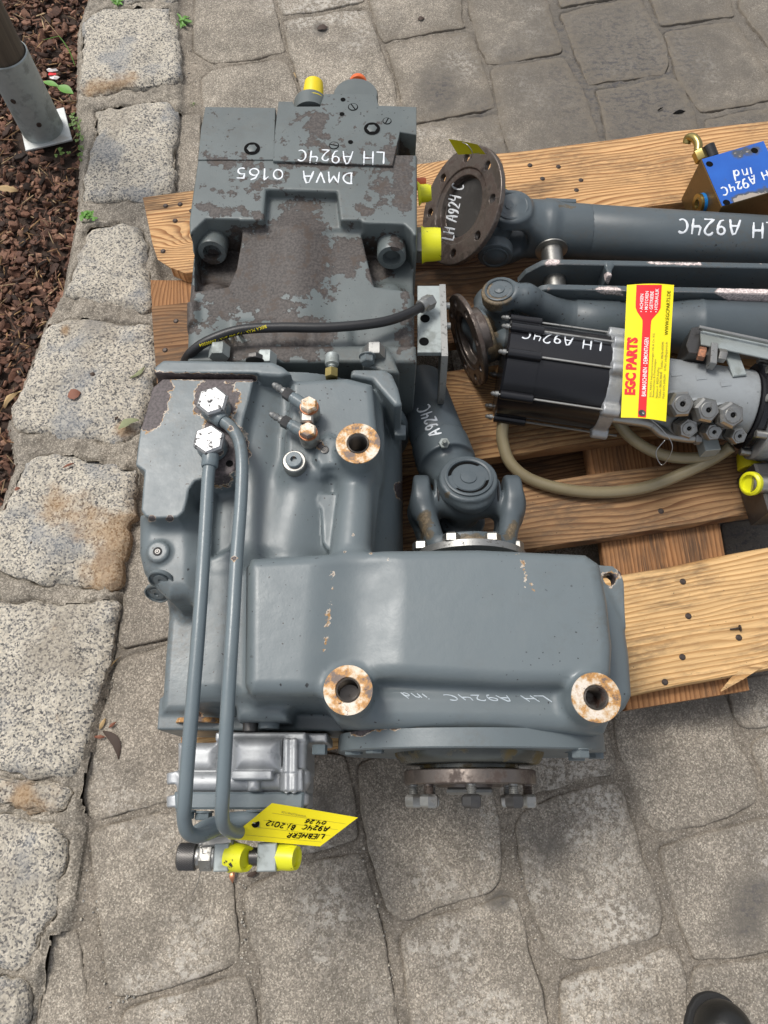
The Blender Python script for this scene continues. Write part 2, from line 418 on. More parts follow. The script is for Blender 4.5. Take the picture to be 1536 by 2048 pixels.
def blueface():
    t = NT('scuffed_blue_paint'); w = t.attr('wear').outputs['Fac']; n = t.noise(28, 6, .7)
    v = t.math('ADD', w, t.math('MULTIPLY', t.math('SUBTRACT', n, .5), 1.0))
    c = t.mix(t.step(v, .40, .62), t.mix(t.noise(14, 3), (.01, .07, .34), (.02, .14, .55)), (.07, .08, .10)); c = t.mix(t.step(v, .66, .7), c, (.38, .33, .28))
    return t.out(c, .4, 0, t.bump(n, .2, .0006))
M['blue'] = blueface()
M['blueplastic'] = plain('blue_ring', (.01, .16, .45), .3)
# ---- wood: long axis of every board is its local X
def woodmat(name, light, dark, line, weather=.3, rot=False):
    t = NT(name); oi = t.n('ShaderNodeObjectInfo').outputs['Random']
    off = t.n('ShaderNodeCombineXYZ'); t.put(off.inputs[1], t.math('MULTIPLY', oi, 7.0)); t.put(off.inputs[0], t.math('MULTIPLY', oi, 13.0))
    va = t.n('ShaderNodeVectorMath', operation='ADD'); t.put(va.inputs[0], t.co); t.put(va.inputs[1], off.outputs[0]); co = va.outputs[0]
    sx = (1, 1, 1)
    # knots bend the growth lines round them
    kn = t.n('ShaderNodeTexVoronoi', feature='SMOOTH_F1'); t.put(kn.inputs['Vector'], t.map((2.3, 5.5, .3), co=co)); kn.inputs['Scale'].default_value = 1; kn.inputs['Smoothness'].default_value = .15
    kd = kn.outputs['Distance']
    w1 = t.noise(1, 3, .5, t.map((1.3, 9, 2), co=co))
    yy = t.n('ShaderNodeSeparateXYZ'); t.put(yy.inputs[0], co)
    g = t.math('ADD', t.math('MULTIPLY', yy.outputs[1], 34), t.math('MULTIPLY', w1, 2.6))
    g = t.math('ADD', g, t.math('MULTIPLY', t.math('POWER', t.math('SUBTRACT', 1, kd, clamp=True), 7), 7.0))
    rings = t.math('FRACT', t.math('MULTIPLY', g, 3.1))
    late = t.math('MULTIPLY', t.step(rings, .30, .93), t.math('SUBTRACT', 1, t.step(rings, .94, 1.0)))
    fib = t.noise(1, 4, .6, t.map((14, 420, 420), co=co))
    c = t.mix(late, light, dark); c = t.mix(t.math('MULTIPLY', t.step(t.noise(1, 3, .6, t.map((3, 60, 20), co=co)), .40, .62), .35), c, tuple(q * .6 for q in light))
    c = t.mix(t.math('MULTIPLY', t.step(fib, .4, .75), .45), c, line)
    wt = t.math('MULTIPLY', t.step(t.noise(1, 6, .7, t.map((5, 14, 8), co=co)), .44, .62), t.step(t.noise(1, 4, .7, t.map((30, 130, 60), co=co)), .35, .6))
    c = t.mix(t.math('MULTIPLY', wt, weather), c, (.11, .075, .05))
    st_ = t.math('MULTIPLY', t.step(t.noise(1, 5, .7, t.map((2.2, 7, 5), (4, 2, 1), co=co)), .50, .66), t.step(fib, .3, .55)); c = t.mix(t.math('MULTIPLY', st_, .75), c, (.055, .04, .03))
    c = t.mix(t.step(kd, .11, .06), c, (.13, .055, .025)); c = t.mix(t.step(kd, .05, .03), c, (.05, .025, .015))
    c = t.mix(t.step(t.noise(170, 2), .72, .76), c, (.04, .03, .02))
    nb = t.bump(late, .35, .0012); nb = t.bump(fib, .5, .0012, nb)
    nb = t.bump(t.noise(1, 4, .7, t.map((30, 120, 120), co=co)), .5, .002, nb)
    return t.out(c, .68, 0, nb, .25)
M['wood_a'] = woodmat('pale_pine', (.74, .45, .21), (.30, .13, .045), (.24, .11, .04), .5)
M['wood_b'] = woodmat('brown_pine', (.31, .17, .08), (.12, .052, .022), (.11, .055, .025), .7)
M['wood_e'] = woodmat('yellow_pine', (.80, .52, .245), (.47, .255, .095), (.34, .185, .07), .45)
M['wood_s'] = woodmat('orange_pine', (.40, .20, .085), (.2, .085, .03), (.22, .11, .05), .3)
M['nail'] = metal('rusty_nail', (.09, .07, .06), .5, .6, (.05, .025, .02), .8)
# ---- stone
def stonemat(name, kind):
    t = NT(name); oi = t.n('ShaderNodeObjectInfo').outputs['Random']
    if kind == 'granite':
        v = t.vor(300); sep = t.n('ShaderNodeSeparateColor'); t.put(sep.inputs[0], v); n = t.noise(170, 4, .75)
        g = t.math('ADD', t.math('MULTIPLY', sep.outputs[0], .55), t.math('MULTIPLY', n, .75))
        c = t.ramp(g, [(.36, (.085, .082, .08)), (.48, (.22, .21, .195)), (.60, (.40, .37, .315)), (.78, (.545, .49, .395)), (.95, (.62, .57, .48))])
        c = t.mix(t.math('MULTIPLY', t.step(t.noise(9, 4), .5, .66), .5), c, (.19, .21, .235))
        c = t.mix(t.math('MULTIPLY', t.step(t.noise(5, 3, .6, t.map(loc=(3, 1, 0))), .52, .7), .45), c, (.25, .215, .17))
        w = t.attr('wear').outputs['Fac']; r = t.step(t.math('ADD', w, t.math('MULTIPLY', t.math('SUBTRACT', t.noise(30, 4), .5), .7)), .4, .75)
        c = t.mix(t.math('MULTIPLY', r, .6), c, t.mix(t.noise(60), (.38, .21, .07), (.28, .17, .08)))
        nb = t.bump(n, .55, .003); nb = t.bump(t.noise(28, 5, .65), .7, .012, nb)
        return t.out(c, .85, 0, nb, .25)
    base = {'paver': (.45, .395, .32), 'mortar': (.39, .335, .265), 'kerb': (.47, .415, .335)}[kind]
    v = t.vor(380); sep = t.n('ShaderNodeSeparateColor'); t.put(sep.inputs[0], v); fine = t.noise(330, 3, .7); mid = t.noise(70, 5, .7); big = t.noise(7, 7, .68)
    lo = tuple(q * .60 for q in base); hi = tuple(min(1, q * 1.32) for q in base)
    b = t.mix(t.step(big, .34, .68), lo, hi)
    b = t.mix(t.math('MULTIPLY', t.step(t.noise(2.3, 3), .4, .65), .35), b, (.245, .215, .185))
    b = t.mix(t.math('MULTIPLY', oi, .30), b, (.25, .235, .21))
    b = t.mix(t.math('MULTIPLY', t.step(fine, .62, .38), .62), b, tuple(q * .30 for q in base))
    b = t.mix(t.math('MULTIPLY', t.step(mid, .58, .38), .35), b, tuple(q * .45 for q in base))
    val = t.math('ADD', .72, t.math('MULTIPLY', t.math('POWER', sep.outputs[1], 2.2), .8 if kind != 'mortar' else .5)); vc = t.n('ShaderNodeCombineColor')
    for i_ in range(3): t.put(vc.inputs[i_], val)
    b = t.mix(1.0, b, vc.outputs[0], 'MULTIPLY')
    gr = t.math('MULTIPLY', t.step(sep.outputs[2], .93, .95), t.step(t.vor(380, out='Distance'), .55, .35)); b = t.mix(t.math('MULTIPLY', gr, .6), b, (.62, .57, .48))
    if kind == 'paver':
        wh = t.math('MULTIPLY', t.step(t.noise(4.2, 4, .6, t.map(loc=(5, 2, 1))), .50, .66), t.step(t.noise(75, 5, .75), .46, .58))
        b = t.mix(t.math('MULTIPLY', wh, .6), b, (.66, .62, .55))
    w = t.attr('wear').outputs['Fac']; m = t.step(t.math('ADD', w, t.math('MULTIPLY', t.math('SUBTRACT', t.noise(20, 5, .65), .5), .5)), .35, .75)
    if kind != 'kerb':
        b = t.mix(t.math('MULTIPLY', m, .85), b, (.135, .122, .105))
        dk = t.math('MULTIPLY', t.step(w, .60, .85), t.step(t.noise(50, 5, .7, t.map((1, 1.6, 1))), .48, .60)); b = t.mix(t.math('MULTIPLY', dk, .7), b, (.065, .065, .075))
    if kind == 'paver':
        df = t.attr('dust').outputs['Fac']; b = t.mix(t.math('MULTIPLY', df, t.step(mid, .30, .62)), b, t.mix(t.noise(30, 4), (.21, .18, .14), (.15, .13, .105)))
    nb = t.bump(fine, .6, .0015); nb = t.bump(mid, .55, .004, nb)
    return t.out(b, .9, 0, nb, .2)
M['granite'] = stonemat('speckled_granite', 'granite')
M['paver'] = stonemat('weathered_concrete', 'paver')
M['mortar'] = stonemat('joint_mortar', 'mortar'); M['kerbmortar'] = stonemat('kerb_mortar', 'kerb')
def soilmat():
    t = NT('dark_soil'); n = t.noise(60, 5, .7)
    return t.out(t.mix(n, (.02, .013, .009), (.075, .045, .03)), .9, 0, t.bump(n, .8, .006))
M['soil'] = soilmat()
def barkmat():
    t = NT('bark_chips'); c = t.attr('tint').outputs['Color']; n = t.noise(160, 4, .7)
    return t.out(t.mix(t.step(n, .35, .7), c, t.mix(.55, c, (.015, .01, .008))), .75, 0, t.bump(n, .6, .0015), .3)
M['bark'] = barkmat()
def postwood():
    t = NT('weathered_post_wood'); n = t.noise(1, 5, .65, t.map((160, 160, 5)))
    return t.out(t.mix(n, (.03, .022, .016), (.17, .135, .095)), .8, 0, t.bump(n, .7, .002))
M['postwood'] = postwood()
M['galv'] = metal('galvanised_steel', (.40, .44, .43), .5, .35, (.16, .17, .15), .6, 14, .1, .5)
M['galvplate'] = metal('pale_galvanised_plate', (.62, .64, .62), .5, .4, (.32, .27, .2), .5, 14, .1, .55)
M['leaf'] = plain('green_leaf', (.10, .26, .025), .5, var=.35, scale=60)
M['clover'] = plain('clover_leaf', (.12, .20, .04), .6, var=.4, scale=80)
M['dryleaf'] = plain('dead_leaf', (.05, .03, .02), .7, var=.4)
M['paleleaf'] = plain('dried_pale_leaf', (.25, .27, .14), .7, var=.3)
M['straw'] = plain('straw', (.42, .29, .14), .7, var=.3)
M['twigred'] = plain('reddish_bark', (.22, .085, .05), .7, var=.3)
M['foil'] = plain('wrapper_white', (.75, .72, .7), .35, var=.1)
M['shoe'] = plain('black_shoe_leather', (.012, .012, .011), .38, var=.5, bump=.4)
M['sole'] = plain('shoe_sole', (.02, .02, .02), .8)
M['ground_far'] = M['paver']
M['wood_c'] = woodmat('amber_pine', (.56, .33, .15), (.22, .09, .032), (.17, .085, .038), .6)
M['wood_d'] = woodmat('grey_brown_pine', (.38, .225, .11), (.15, .066, .028), (.12, .065, .032), .7)
M['blockside'] = metal('brown_gold_block', (.15, .095, .035), .38, .5, (.05, .035, .02), .6)
M['paint_link'] = paint('chipped_dark_paint', base=(.085, .105, .116), dark=(.45, .38, .36), rim=(.2, .18, .17), rimw=.06, rough=.35, orange=0)
# ------------------------------------------------------------ ground: one sheet to the horizon, stones, joints
def struct(o): return tag(o, kind='structure')
gs = G(); R_ = 60.0; gs.add([(-R_, -R_, -.06), (R_, -R_, -.06), (R_, R_, -.06), (-R_, R_, -.06)], [(0, 1, 2, 3)])
go = struct(gs.obj('ground', M['mortar'], angle=0)); setwear(go, None)
PAV = [
 [(392,-60),(545,-60),(550,20),(562,65),(571,106),(545,110),(500,120),(425,126),(388,105),(386,60)],
 [(403,155),(425,137),(500,127),(550,118),(575,130),(590,165),(605,210),(620,380),(405,380),(405,200)],
 [(553,-60),(720,-60),(728,4),(690,12),(620,25),(565,30),(556,10)],
 [(566,40),(640,30),(735,16),(746,50),(765,105),(790,165),(800,240),(805,300),(620,300),(600,170),(580,110)],
 [(735,-60),(918,-60),(925,45),(933,57),(900,60),(840,70),(768,84),(758,70),(748,40),(738,0)],
 [(770,90),(850,77),(935,66),(952,90),(975,160),(992,217),(940,227),(830,250),(805,215),(795,165)],
 [(930,-60),(1080,-60),(1097,5),(1108,50),(1126,98),(1122,107),(1050,120),(975,131),(955,85),(940,30)],
 [(980,140),(1060,124),(1125,116),(1140,140),(1165,180),(1185,235),(1202,290),(1215,330),(1040,360),(1000,250),(990,190)],
 [(1110,-60),(1268,-60),(1278,-12),(1200,2),(1120,15)],
 [(1120,26),(1200,9),(1281,-6),(1300,35),(1325,75),(1338,120),(1330,148),(1250,160),(1178,169),(1150,110)],
 [(1190,182),(1260,170),(1340,154),(1365,170),(1385,220),(1400,265),(1410,320),(1235,345),(1215,290),(1205,230)],
 [(1288,-40),(1450,-60),(1468,33),(1400,42),(1320,54)],
 [(1328,64),(1400,52),(1472,44),(1490,75),(1520,120),(1548,160),(1548,200),(1500,208),(1402,226),(1355,160)],
 [(1408,240),(1550,214),(1560,330),(1428,350)],
 [(1468,-60),(1600,-60),(1600,110),(1540,100),(1480,20)],
 [(802,255),(940,235),(996,228),(1012,300),(1040,400),(850,430),(830,400)],
 [(358,232),(402,228),(398,330),(395,480),(354,480),(350,300)],
 [(258,1050),(420,1050),(420,1260),(330,1277),(243,1298),(238,1280),(248,1180)],
 [(240,1318),(330,1292),(480,1262),(470,1560),(350,1598),(293,1614),(188,1644),(172,1632),(168,1578),(182,1510),(205,1422),(225,1345)],
 [(182,1668),(205,1655),(300,1628),(430,1602),(453,1650),(462,1720),(470,1800),(480,1880),(478,1915),(462,1932),(400,1955),(300,1985),(240,1998),(218,1985),(207,1900),(192,1780),(181,1700)],
 [(250,2018),(300,2003),(380,1983),(470,1950),(498,1952),(512,2000),(520,2100),(235,2100)],
 [(487,1778),(600,1727),(722,1706),(740,1765),(758,1830),(776,1920),(790,2000),(800,2100),(530,2100),(517,1990),(514,1915),(497,1870),(490,1820)],
 [(480,1500),(690,1510),(712,1600),(714,1680),(600,1712),(492,1752),(474,1700),(467,1620)],
 [(715,1530),(740,1515),(840,1490),(965,1465),(990,1600),(1000,1660),(1000,1760),(980,1788),(880,1812),(810,1842),(778,1828),(757,1770),(738,1700),(722,1620)],
 [(1028,1652),(1047,1618),(1100,1597),(1180,1570),(1233,1564),(1248,1590),(1266,1650),(1286,1710),(1306,1760),(1324,1820),(1324,1862),(1300,1880),(1240,1894),(1150,1924),(1116,1914),(1088,1878),(1070,1840),(1048,1760),(1034,1700)],
 [(800,1868),(853,1836),(968,1805),(1016,1790),(1036,1803),(1050,1850),(1062,1920),(1086,1980),(1100,2100),(830,2100),(806,1925)],
 [(1122,1958),(1193,1938),(1268,1921),(1333,1890),(1356,1905),(1370,1950),(1376,2020),(1390,2100),(1132,2100),(1118,2000)],
 [(1258,1320),(1440,1300),(1444,1381),(1456,1407),(1466,1438),(1470,1475),(1487,1505),(1512,1550),(1519,1592),(1513,1606),(1459,1632),(1396,1653),(1331,1667),(1310,1663),(1293,1642),(1280,1621),(1263,1558),(1243,1517),(1230,1480),(1226,1440)],
 [(1454,1360),(1600,1340),(1600,1438),(1536,1453),(1498,1460),(1480,1450),(1466,1425)],
 [(1523,1472),(1600,1457),(1600,1598),(1537,1600),(1526,1555),(1500,1492)],
 [(1316,1694),(1400,1670),(1500,1644),(1600,1617),(1600,1893),(1480,1913),(1388,1922),(1374,1885),(1349,1815),(1330,1750)],
 [(1386,1937),(1600,1907),(1600,2100),(1400,2100),(1386,2000)],
 [(1008,1480),(1205,1430),(1232,1520),(1228,1548),(1180,1553),(1100,1580),(1050,1590),(1012,1615),(1000,1590)],
 [(108,1862),(152,1858),(163,1900),(172,2000),(178,2100),(62,2100),(90,1950),(100,1890)],
]
# hidden under the pallet, seen only through its gaps
for (x, y) in ((850,480),(1050,440),(1250,400),(1450,370),(900,690),(1100,650),(1300,610),(1500,570),(740,1330),(950,1290),(960,900),(1160,860),(1360,820),(800,950),(1040,1110),(1240,1075),(1440,1050)):
    PAV.append([(x,y),(x+185,y-30),(x+225,y+160),(x+35,y+195)])
KERB = [
 [(222,-80),(345,-80),(348,2),(300,-2),(228,3)],
 [(215,12),(345,12),(352,60),(358,90),(358,155),(350,165),(270,172),(165,190),(160,165),(160,70),(172,35)],
 [(195,212),(270,202),(345,200),(357,230),(347,290),(345,350),(350,385),(290,398),(165,400),(162,375),(175,330),(190,280),(188,230)],
 [(170,452),(200,445),(278,443),(290,500),(300,560),(306,605),(290,625),(180,600),(132,588),(130,575),(155,520),(165,480)],
 [(91,651),(125,638),(219,635),(281,648),(309,654),(312,716),(304,763),(290,832),(262,885),(194,885),(125,876),(47,860),(19,841),(23,807),(56,754),(66,700)],
 [(47,919),(78,907),(156,907),(190,925),(230,929),(269,932),(272,954),(266,1013),(256,1076),(247,1138),(234,1186),(203,1185),(150,1176),(72,1160),(19,1154),(0,1141),(-40,1130),(-40,1040),(9,1010),(19,972),(37,935)],
 [(-60,1195),(0,1200),(117,1205),(205,1196),(234,1199),(229,1232),(223,1282),(218,1305),(199,1378),(176,1437),(173,1496),(164,1540),(140,1555),(73,1557),(0,1540),(-60,1535)],
 [(-60,1552),(0,1552),(70,1567),(138,1568),(142,1600),(128,1622),(60,1630),(-60,1600)],
 [(-60,1622),(60,1644),(126,1642),(130,1700),(115,1790),(95,1850),(60,1920),(40,1942),(0,1942),(-60,1930)],
 [(-60,1962),(45,1957),(54,1980),(40,2100),(-60,2100)],
]
def rounded(pp, z, seed, jit=.0022, step=.010, cc=3, cut=.007):
    P = [Vector(p) for p in wpoly(pp, z)]
    for _ in range(cc):
        Q = []
        for i in range(len(P)):
            a, b = P[i], P[(i + 1) % len(P)]
            c = min(.25, cut / max(1e-6, (b - a).length))
            Q += [a.lerp(b, c), a.lerp(b, 1 - c)]
        P = Q
    out = []
    for i in range(len(P)):
        a, b = P[i], P[(i + 1) % len(P)]; n = max(1, round((b - a).length / step))
        for k in range(n): out.append(a.lerp(b, k / n))
    A = np.array([(p.x, p.y) for p in out])
    keep = [0]
    for i in range(1, len(A)):
        if np.hypot(*(A[i] - A[keep[-1]])) > step * .45: keep.append(i)
    A = A[keep]
    A[:, 0] += jit * 2 * (fbm(A[:, 0], A[:, 1], .03, seed, 3)); A[:, 1] += jit * 2 * (fbm(A[:, 0] + 9, A[:, 1], .03, seed + 5, 3))
    return A
def stone_mesh(A, ztop, rnd, amp, seed, zb=-.05, dome=.0):
    c = A.mean(0); d = c - A; L = np.hypot(d[:, 0], d[:, 1])[:, None]; n = len(A); u = d / L
    rings = [(0, zb, 0), (0, ztop - rnd, 0)]
    for q in (.12, .35, .7, 1.1, 1.8): rings.append((rnd * q, ztop - rnd + rnd * min(1, math.sin(min(1, q / 1.8) * math.pi / 2)), 0))
    vs = []
    Lm = float(L.mean())
    for dd, z, _ in rings:
        p = A + u * np.minimum(dd, L * .3); vs.append(np.c_[p, np.full(n, z)])
    base = np.minimum(rnd * 1.8, L * .3)
    for fr in (.08, .18, .3, .44, .6, .76, .9):
        p = A + u * (base + (L - base) * fr); vs.append(np.c_[p, np.full(n, ztop) + dome * math.sin(fr * math.pi / 2)])
    Vv = np.concatenate(vs + [np.array([[c[0], c[1], ztop + dome]])])
    k = Vv[:, 2] > zb + .001
    nz = fbm(Vv[:, 0], Vv[:, 1], .07, seed, 4) * amp * 2
    Vv[:, 2] += np.where(k, nz, 0)
    m = len(rings) + 7; fs = []
    for r in range(m - 1):
        for i in range(n): j = (i + 1) % n; fs.append((r * n + i, r * n + j, (r + 1) * n + j, (r + 1) * n + i))
    e = m * n
    for i in range(n): fs.append(((m - 1) * n + i, (m - 1) * n + (i + 1) % n, e))
    ar = np.sum(A[:, 0] * np.roll(A[:, 1], -1) - A[:, 1] * np.roll(A[:, 0], -1))
    if ar < 0: fs = [f[::-1] for f in fs]
    return Vv, fs
pavement = thing('pavement', (0, 0, 0), None, None); struct(pavement)
kerb = thing('kerb', (-.7, .5, 0), None, None); struct(kerb)
OUT = []
OIL_AND_DARK = [(1250,150,430,.86),(1000,330,120,.8),(1200,330,160,.8,1500,260),(1030,110,120,.75),(880,180,90,.85),(960,220,90,.8),(1350,60,110,.8),(1370,110,60,.85),(1120,50,40,.9),(1480,215,30,.9),(1330,228,22,.95,1345,225),(1100,1690,70,.66),(1510,1780,70,.8,1490,1850),
       (1530,1770,60,.75),(660,1620,90,.66),(1000,1800,28,.9),(640,60,18,.95),(1290,1500,45,.6),(1290,1400,120,.6,1440,1390),(1420,330,200,.66),(1500,1100,200,.85,1300,1200),(1300,1370,60,.7,1500,1350)]  # oil stains, and strokes that darken paving under and along the pallet
for i, pp in enumerate(PAV):
    A = rounded(pp, 0, 31 + i, cc=2); OUT.append((A, 0))
    far = min(p[1] for p in pp) < 440 and min(p[0] for p in pp) > 700
    Vv, fs = stone_mesh(A, .001 + .0016 * (i % 3) / 2, .0012 if far else .002, .003, 100 + i)
    o = mesh_obj('paving_stone', list(Vv), fs, M['paver'], pavement, 180); setwear(o, OIL_AND_DARK)
    d = sdpoly(Vv[:, 0], Vv[:, 1], A)
    at = o.data.attributes.new('dust', 'FLOAT', 'POINT'); at.data.foreach_set('value', np.clip(1 + d / (.03 if far else .009), 0, 1).astype(np.float32) * (.9 if far else .6) + (.12 if far else 0))
RUST = {5: [(250,1080,70,1,230,1170),(200,1050,60,.72,110,1010)], 1: [(260,160,24,.8,180,180)], 7: [(50,1600,70,.8)], 4: [(250,860,30,.8),(130,660,14,.8)], 6: [(120,1440,20,.6),(110,1250,20,.55)]}
ZK = .026
for i, pp in enumerate(KERB):
    A = rounded(pp, ZK, 77 + i, jit=.007, cc=2, cut=.014); OUT.append((A, 1))
    Vv, fs = stone_mesh(A, ZK + .004, .012, .008, 300 + i, dome=.003)
    o = mesh_obj('granite_stone', list(Vv), fs, M['granite'], kerb, 180); setwear(o, RUST.get(i))
# joint filler: runs between the stones, with a fine gap along every stone edge; kerb bed higher; soil bed left of it
KL = [(215,-190),(205,-90),(160,60),(158,180),(157,215),(165,300),(160,420),(130,585),(95,650),(55,760),(20,850),(35,930),(5,1020),(-60,1060),(-120,1250),(-170,1600),(-210,2100)]
KR = [(62,2100),(70,2030),(90,1950),(125,1870),(150,1800),(170,1650),(178,1560),(190,1450),(215,1360),(236,1230),(250,1150),(262,1060),(278,960),(300,830),(318,720),(320,560),(310,460),(356,390),(362,250),(362,150),(356,60),(352,-190)]
kp = wpoly(KL + KR, .01)
def grid(x0, x1, y0, y1, h):
    xs = np.arange(x0, x1, h); ys = np.arange(y0, y1, h); return np.meshgrid(xs, ys, indexing='ij')
def sheet(name, X, Y, Z, keep, mat, parent=None):
    nx, ny = X.shape; k = keep[:-1, :-1] & keep[1:, :-1] & keep[1:, 1:] & keep[:-1, 1:]
    I, J = np.nonzero(k); id0 = lambda a, b: a * ny + b
    q = np.stack([id0(I, J), id0(I + 1, J), id0(I + 1, J + 1), id0(I, J + 1)], 1)
    u, inv = np.unique(q, return_inverse=True); V_ = np.c_[X.ravel(), Y.ravel(), Z.ravel()][u]
    return mesh_obj(name, V_, inv.reshape(q.shape), mat, parent, 180)
X, Y = grid(-1.05, 1.45, -.62, 2.5, .0042)
dk = sdpoly(X, Y, kp); D = np.full(X.shape, .05)
for A, k in OUT:
    lo = A.min(0) - .03; hi = A.max(0) + .03
    i0, i1 = np.searchsorted(X[:, 0], [lo[0], hi[0]]); j0, j1 = np.searchsorted(Y[0], [lo[1], hi[1]])
    if i1 > i0 and j1 > j0: D[i0:i1, j0:j1] = np.minimum(D[i0:i1, j0:j1], sdpoly(X[i0:i1, j0:j1], Y[i0:i1, j0:j1], A))
kf = 1 / (1 + np.exp(dk / .004))
Z = kf * (ZK - .006) - (1 - kf) * .0012 + fbm(X, Y, .03, 5, 4) * (.004 + .009 * kf) + fbm(X, Y, .006, 8, 2) * .0016
crack = fbm(X, Y, .05, 12, 3)
Z -= np.clip(1 - np.abs(D - .0005) / .0036, 0, 1) * (.007 * np.clip(.6 + crack * 2.4, .0, 1.3)) * (1 + 1.6 * kf)
ksx, ksy = np.array(kp)[:, 0], np.array(kp)[:, 1]
left = sdpoly(X, Y, wpoly([(-400,-200)] + KL + [(-900,2100),(-900,-200)], .01)) < 0
kk = dk < 0
o = sheet('kerb_mortar', X, Y, Z, (D > -.006) & (dk < .005), M['kerbmortar']); setwear(o, None); struct(o)
o = sheet('joint_filler', X, Y, Z, (D > -.006) & ~(left & (dk > .012)) & (dk > -.0001), M['mortar']); setwear(o, OIL_AND_DARK); struct(o)
X, Y = grid(-2.0, -.2, -.5, 3.0, .012)
left = sdpoly(X, Y, wpoly([(-900,-300)] + KL + [(-900,2100)], .0)) 
Z = -.022 + fbm(X, Y, .12, 3, 4) * .02
o = sheet('soil', X, Y, Z, left < .02, M['soil']); struct(o)
def zsoil(x, y): return float(-.022 + fbm(np.array([x]), np.array([y]), .12, 3, 4)[0] * .02)
# pebbles and grit lying in the wide joints
def pebble(g, p, r, rs):
    n = 6; vs = []
    for h, q in ((-.4, .6), (.1, 1), (.55, .6)):
        for i in range(n):
            t = 2 * math.pi * i / n + rs.rand() * .4; vs.append((p[0] + math.cos(t) * r * q * (.8 + .4 * rs.rand()), p[1] + math.sin(t) * r * q * (.8 + .4 * rs.rand()), p[2] + h * r))
    fs = [(k * n + i, k * n + (i + 1) % n, (k + 1) * n + (i + 1) % n, (k + 1) * n + i) for k in range(2) for i in range(n)] + [tuple(2 * n + i for i in range(n))]
    g.add(vs, fs)
rs = np.random.RandomState(5); g = G()
for _ in range(300):
    seg = [((372,40),(375,220),14),((175,1640),(155,1850),22),((225,1330),(180,1560),10),((190,1680),(200,1990),10),((480,1760),(505,2040),12),((1015,1640),(1080,1900),12),((725,1700),(790,2000),8),((350,1960),(200,2020),10)][rs.randint(8)]
    t = rs.rand(); x = seg[0][0] + (seg[1][0] - seg[0][0]) * t + rs.randn() * seg[2] * .6; y = seg[0][1] + (seg[1][1] - seg[0][1]) * t + rs.randn() * 3
    p = W(x, y, 0.0); pebble(g, (p.x, p.y, .0005), .001 + .0022 * rs.rand() ** 3, rs)
o = g.obj('joint_grit', M['granite'], angle=180); setwear(o, None); tag(o, 'small pale grit lying in the joints of the pavement', 'grit', kind='stuff')

# ------------------------------------------------------------ bark mulch: too many chips to count
rs = np.random.RandomState(11); g = G(); cols = []; pq = W(88, 262, 0)
def chip(x, y, z, L, Wd, T, kind):
    n = 6; a = rs.rand() * 6.28; tilt = rs.randn() * .35; roll = rs.randn() * .45
    Rm = Matrix.Rotation(a, 3, 'Z') @ Matrix.Rotation(tilt, 3, 'Y') @ Matrix.Rotation(roll, 3, 'X'); vs = []; rad = [.55 + .65 * rs.rand() for _ in range(n)]
    for h, q in ((-T, .95), (T * .5, 1.0), (T, .88)):
        for i in range(n):
            t = 2 * math.pi * i / n
            vs.append(Rm @ Vector((math.cos(t) * L * q * rad[i], math.sin(t) * Wd * q * rad[i], h)) + Vector((x, y, z)))
    fs = [(k * n + i, k * n + (i + 1) % n, (k + 1) * n + (i + 1) % n, (k + 1) * n + i) for k in range(2) for i in range(n)] + [tuple(2 * n + i for i in range(n))]
    g.add(vs, fs)
    if kind == 0: b = [(.17, .082, .052), (.22, .115, .075), (.11, .056, .038), (.05, .028, .02), (.28, .16, .105), (.025, .016, .012)][rs.choice(6, p=[.22, .22, .2, .14, .12, .1])]
    else: b = [(.36, .22, .10), (.42, .30, .17), (.25, .14, .07)][rs.randint(3)]
    v = .85 + .65 * rs.rand(); cols.append(([q * v for q in b], len(vs)))
polyL = wpoly([(-300,-200)] + KL + [(-500,2100),(-500,-200)], 0)
N = 13500; xs = rs.uniform(-1.75, -.25, N * 3); ys = rs.uniform(-.1, 2.45, N * 3); sdl = sdpoly(xs, ys, polyL); zs0 = -.022 + fbm(xs, ys, .12, 3, 4) * .02
k = 0
for x, y, d, z0 in zip(xs, ys, sdl, zs0):
    if d > -.002 or k >= N or (abs(x - pq.x) < .078 and abs(y - pq.y) < .078 and rs.rand() < .97): continue
    k += 1; near = 1 if d > -.03 else 0
    u = rs.rand(); lay = rs.rand() * .022 * (0.5 if near else 1)
    if u < .55: L = .006 + .015 * rs.rand() ** 1.6; chip(x, y, z0 + lay, L, L * (.5 + .4 * rs.rand()), .0018 + .002 * rs.rand(), 0)
    elif u < .86: chip(x, y, z0 + lay, .009 + .014 * rs.rand(), .0012 + .0018 * rs.rand(), .001, 0)
    else: chip(x, y, z0 + .010 + lay, .008 + .022 * rs.rand() ** 1.5, .0009 + .0011 * rs.rand(), .0009, 1)
o = g.obj('bark_mulch', M['bark'], angle=50)
ca = o.data.color_attributes.new('tint', 'FLOAT_COLOR', 'POINT'); arr = np.concatenate([np.tile([*c, 1.0], (n, 1)) for c, n in cols]).astype(np.float32)
ca.data.foreach_set('color', arr.ravel()); tag(o, 'reddish brown bark chips and splinters covering the planting bed', 'bark mulch', kind='stuff')

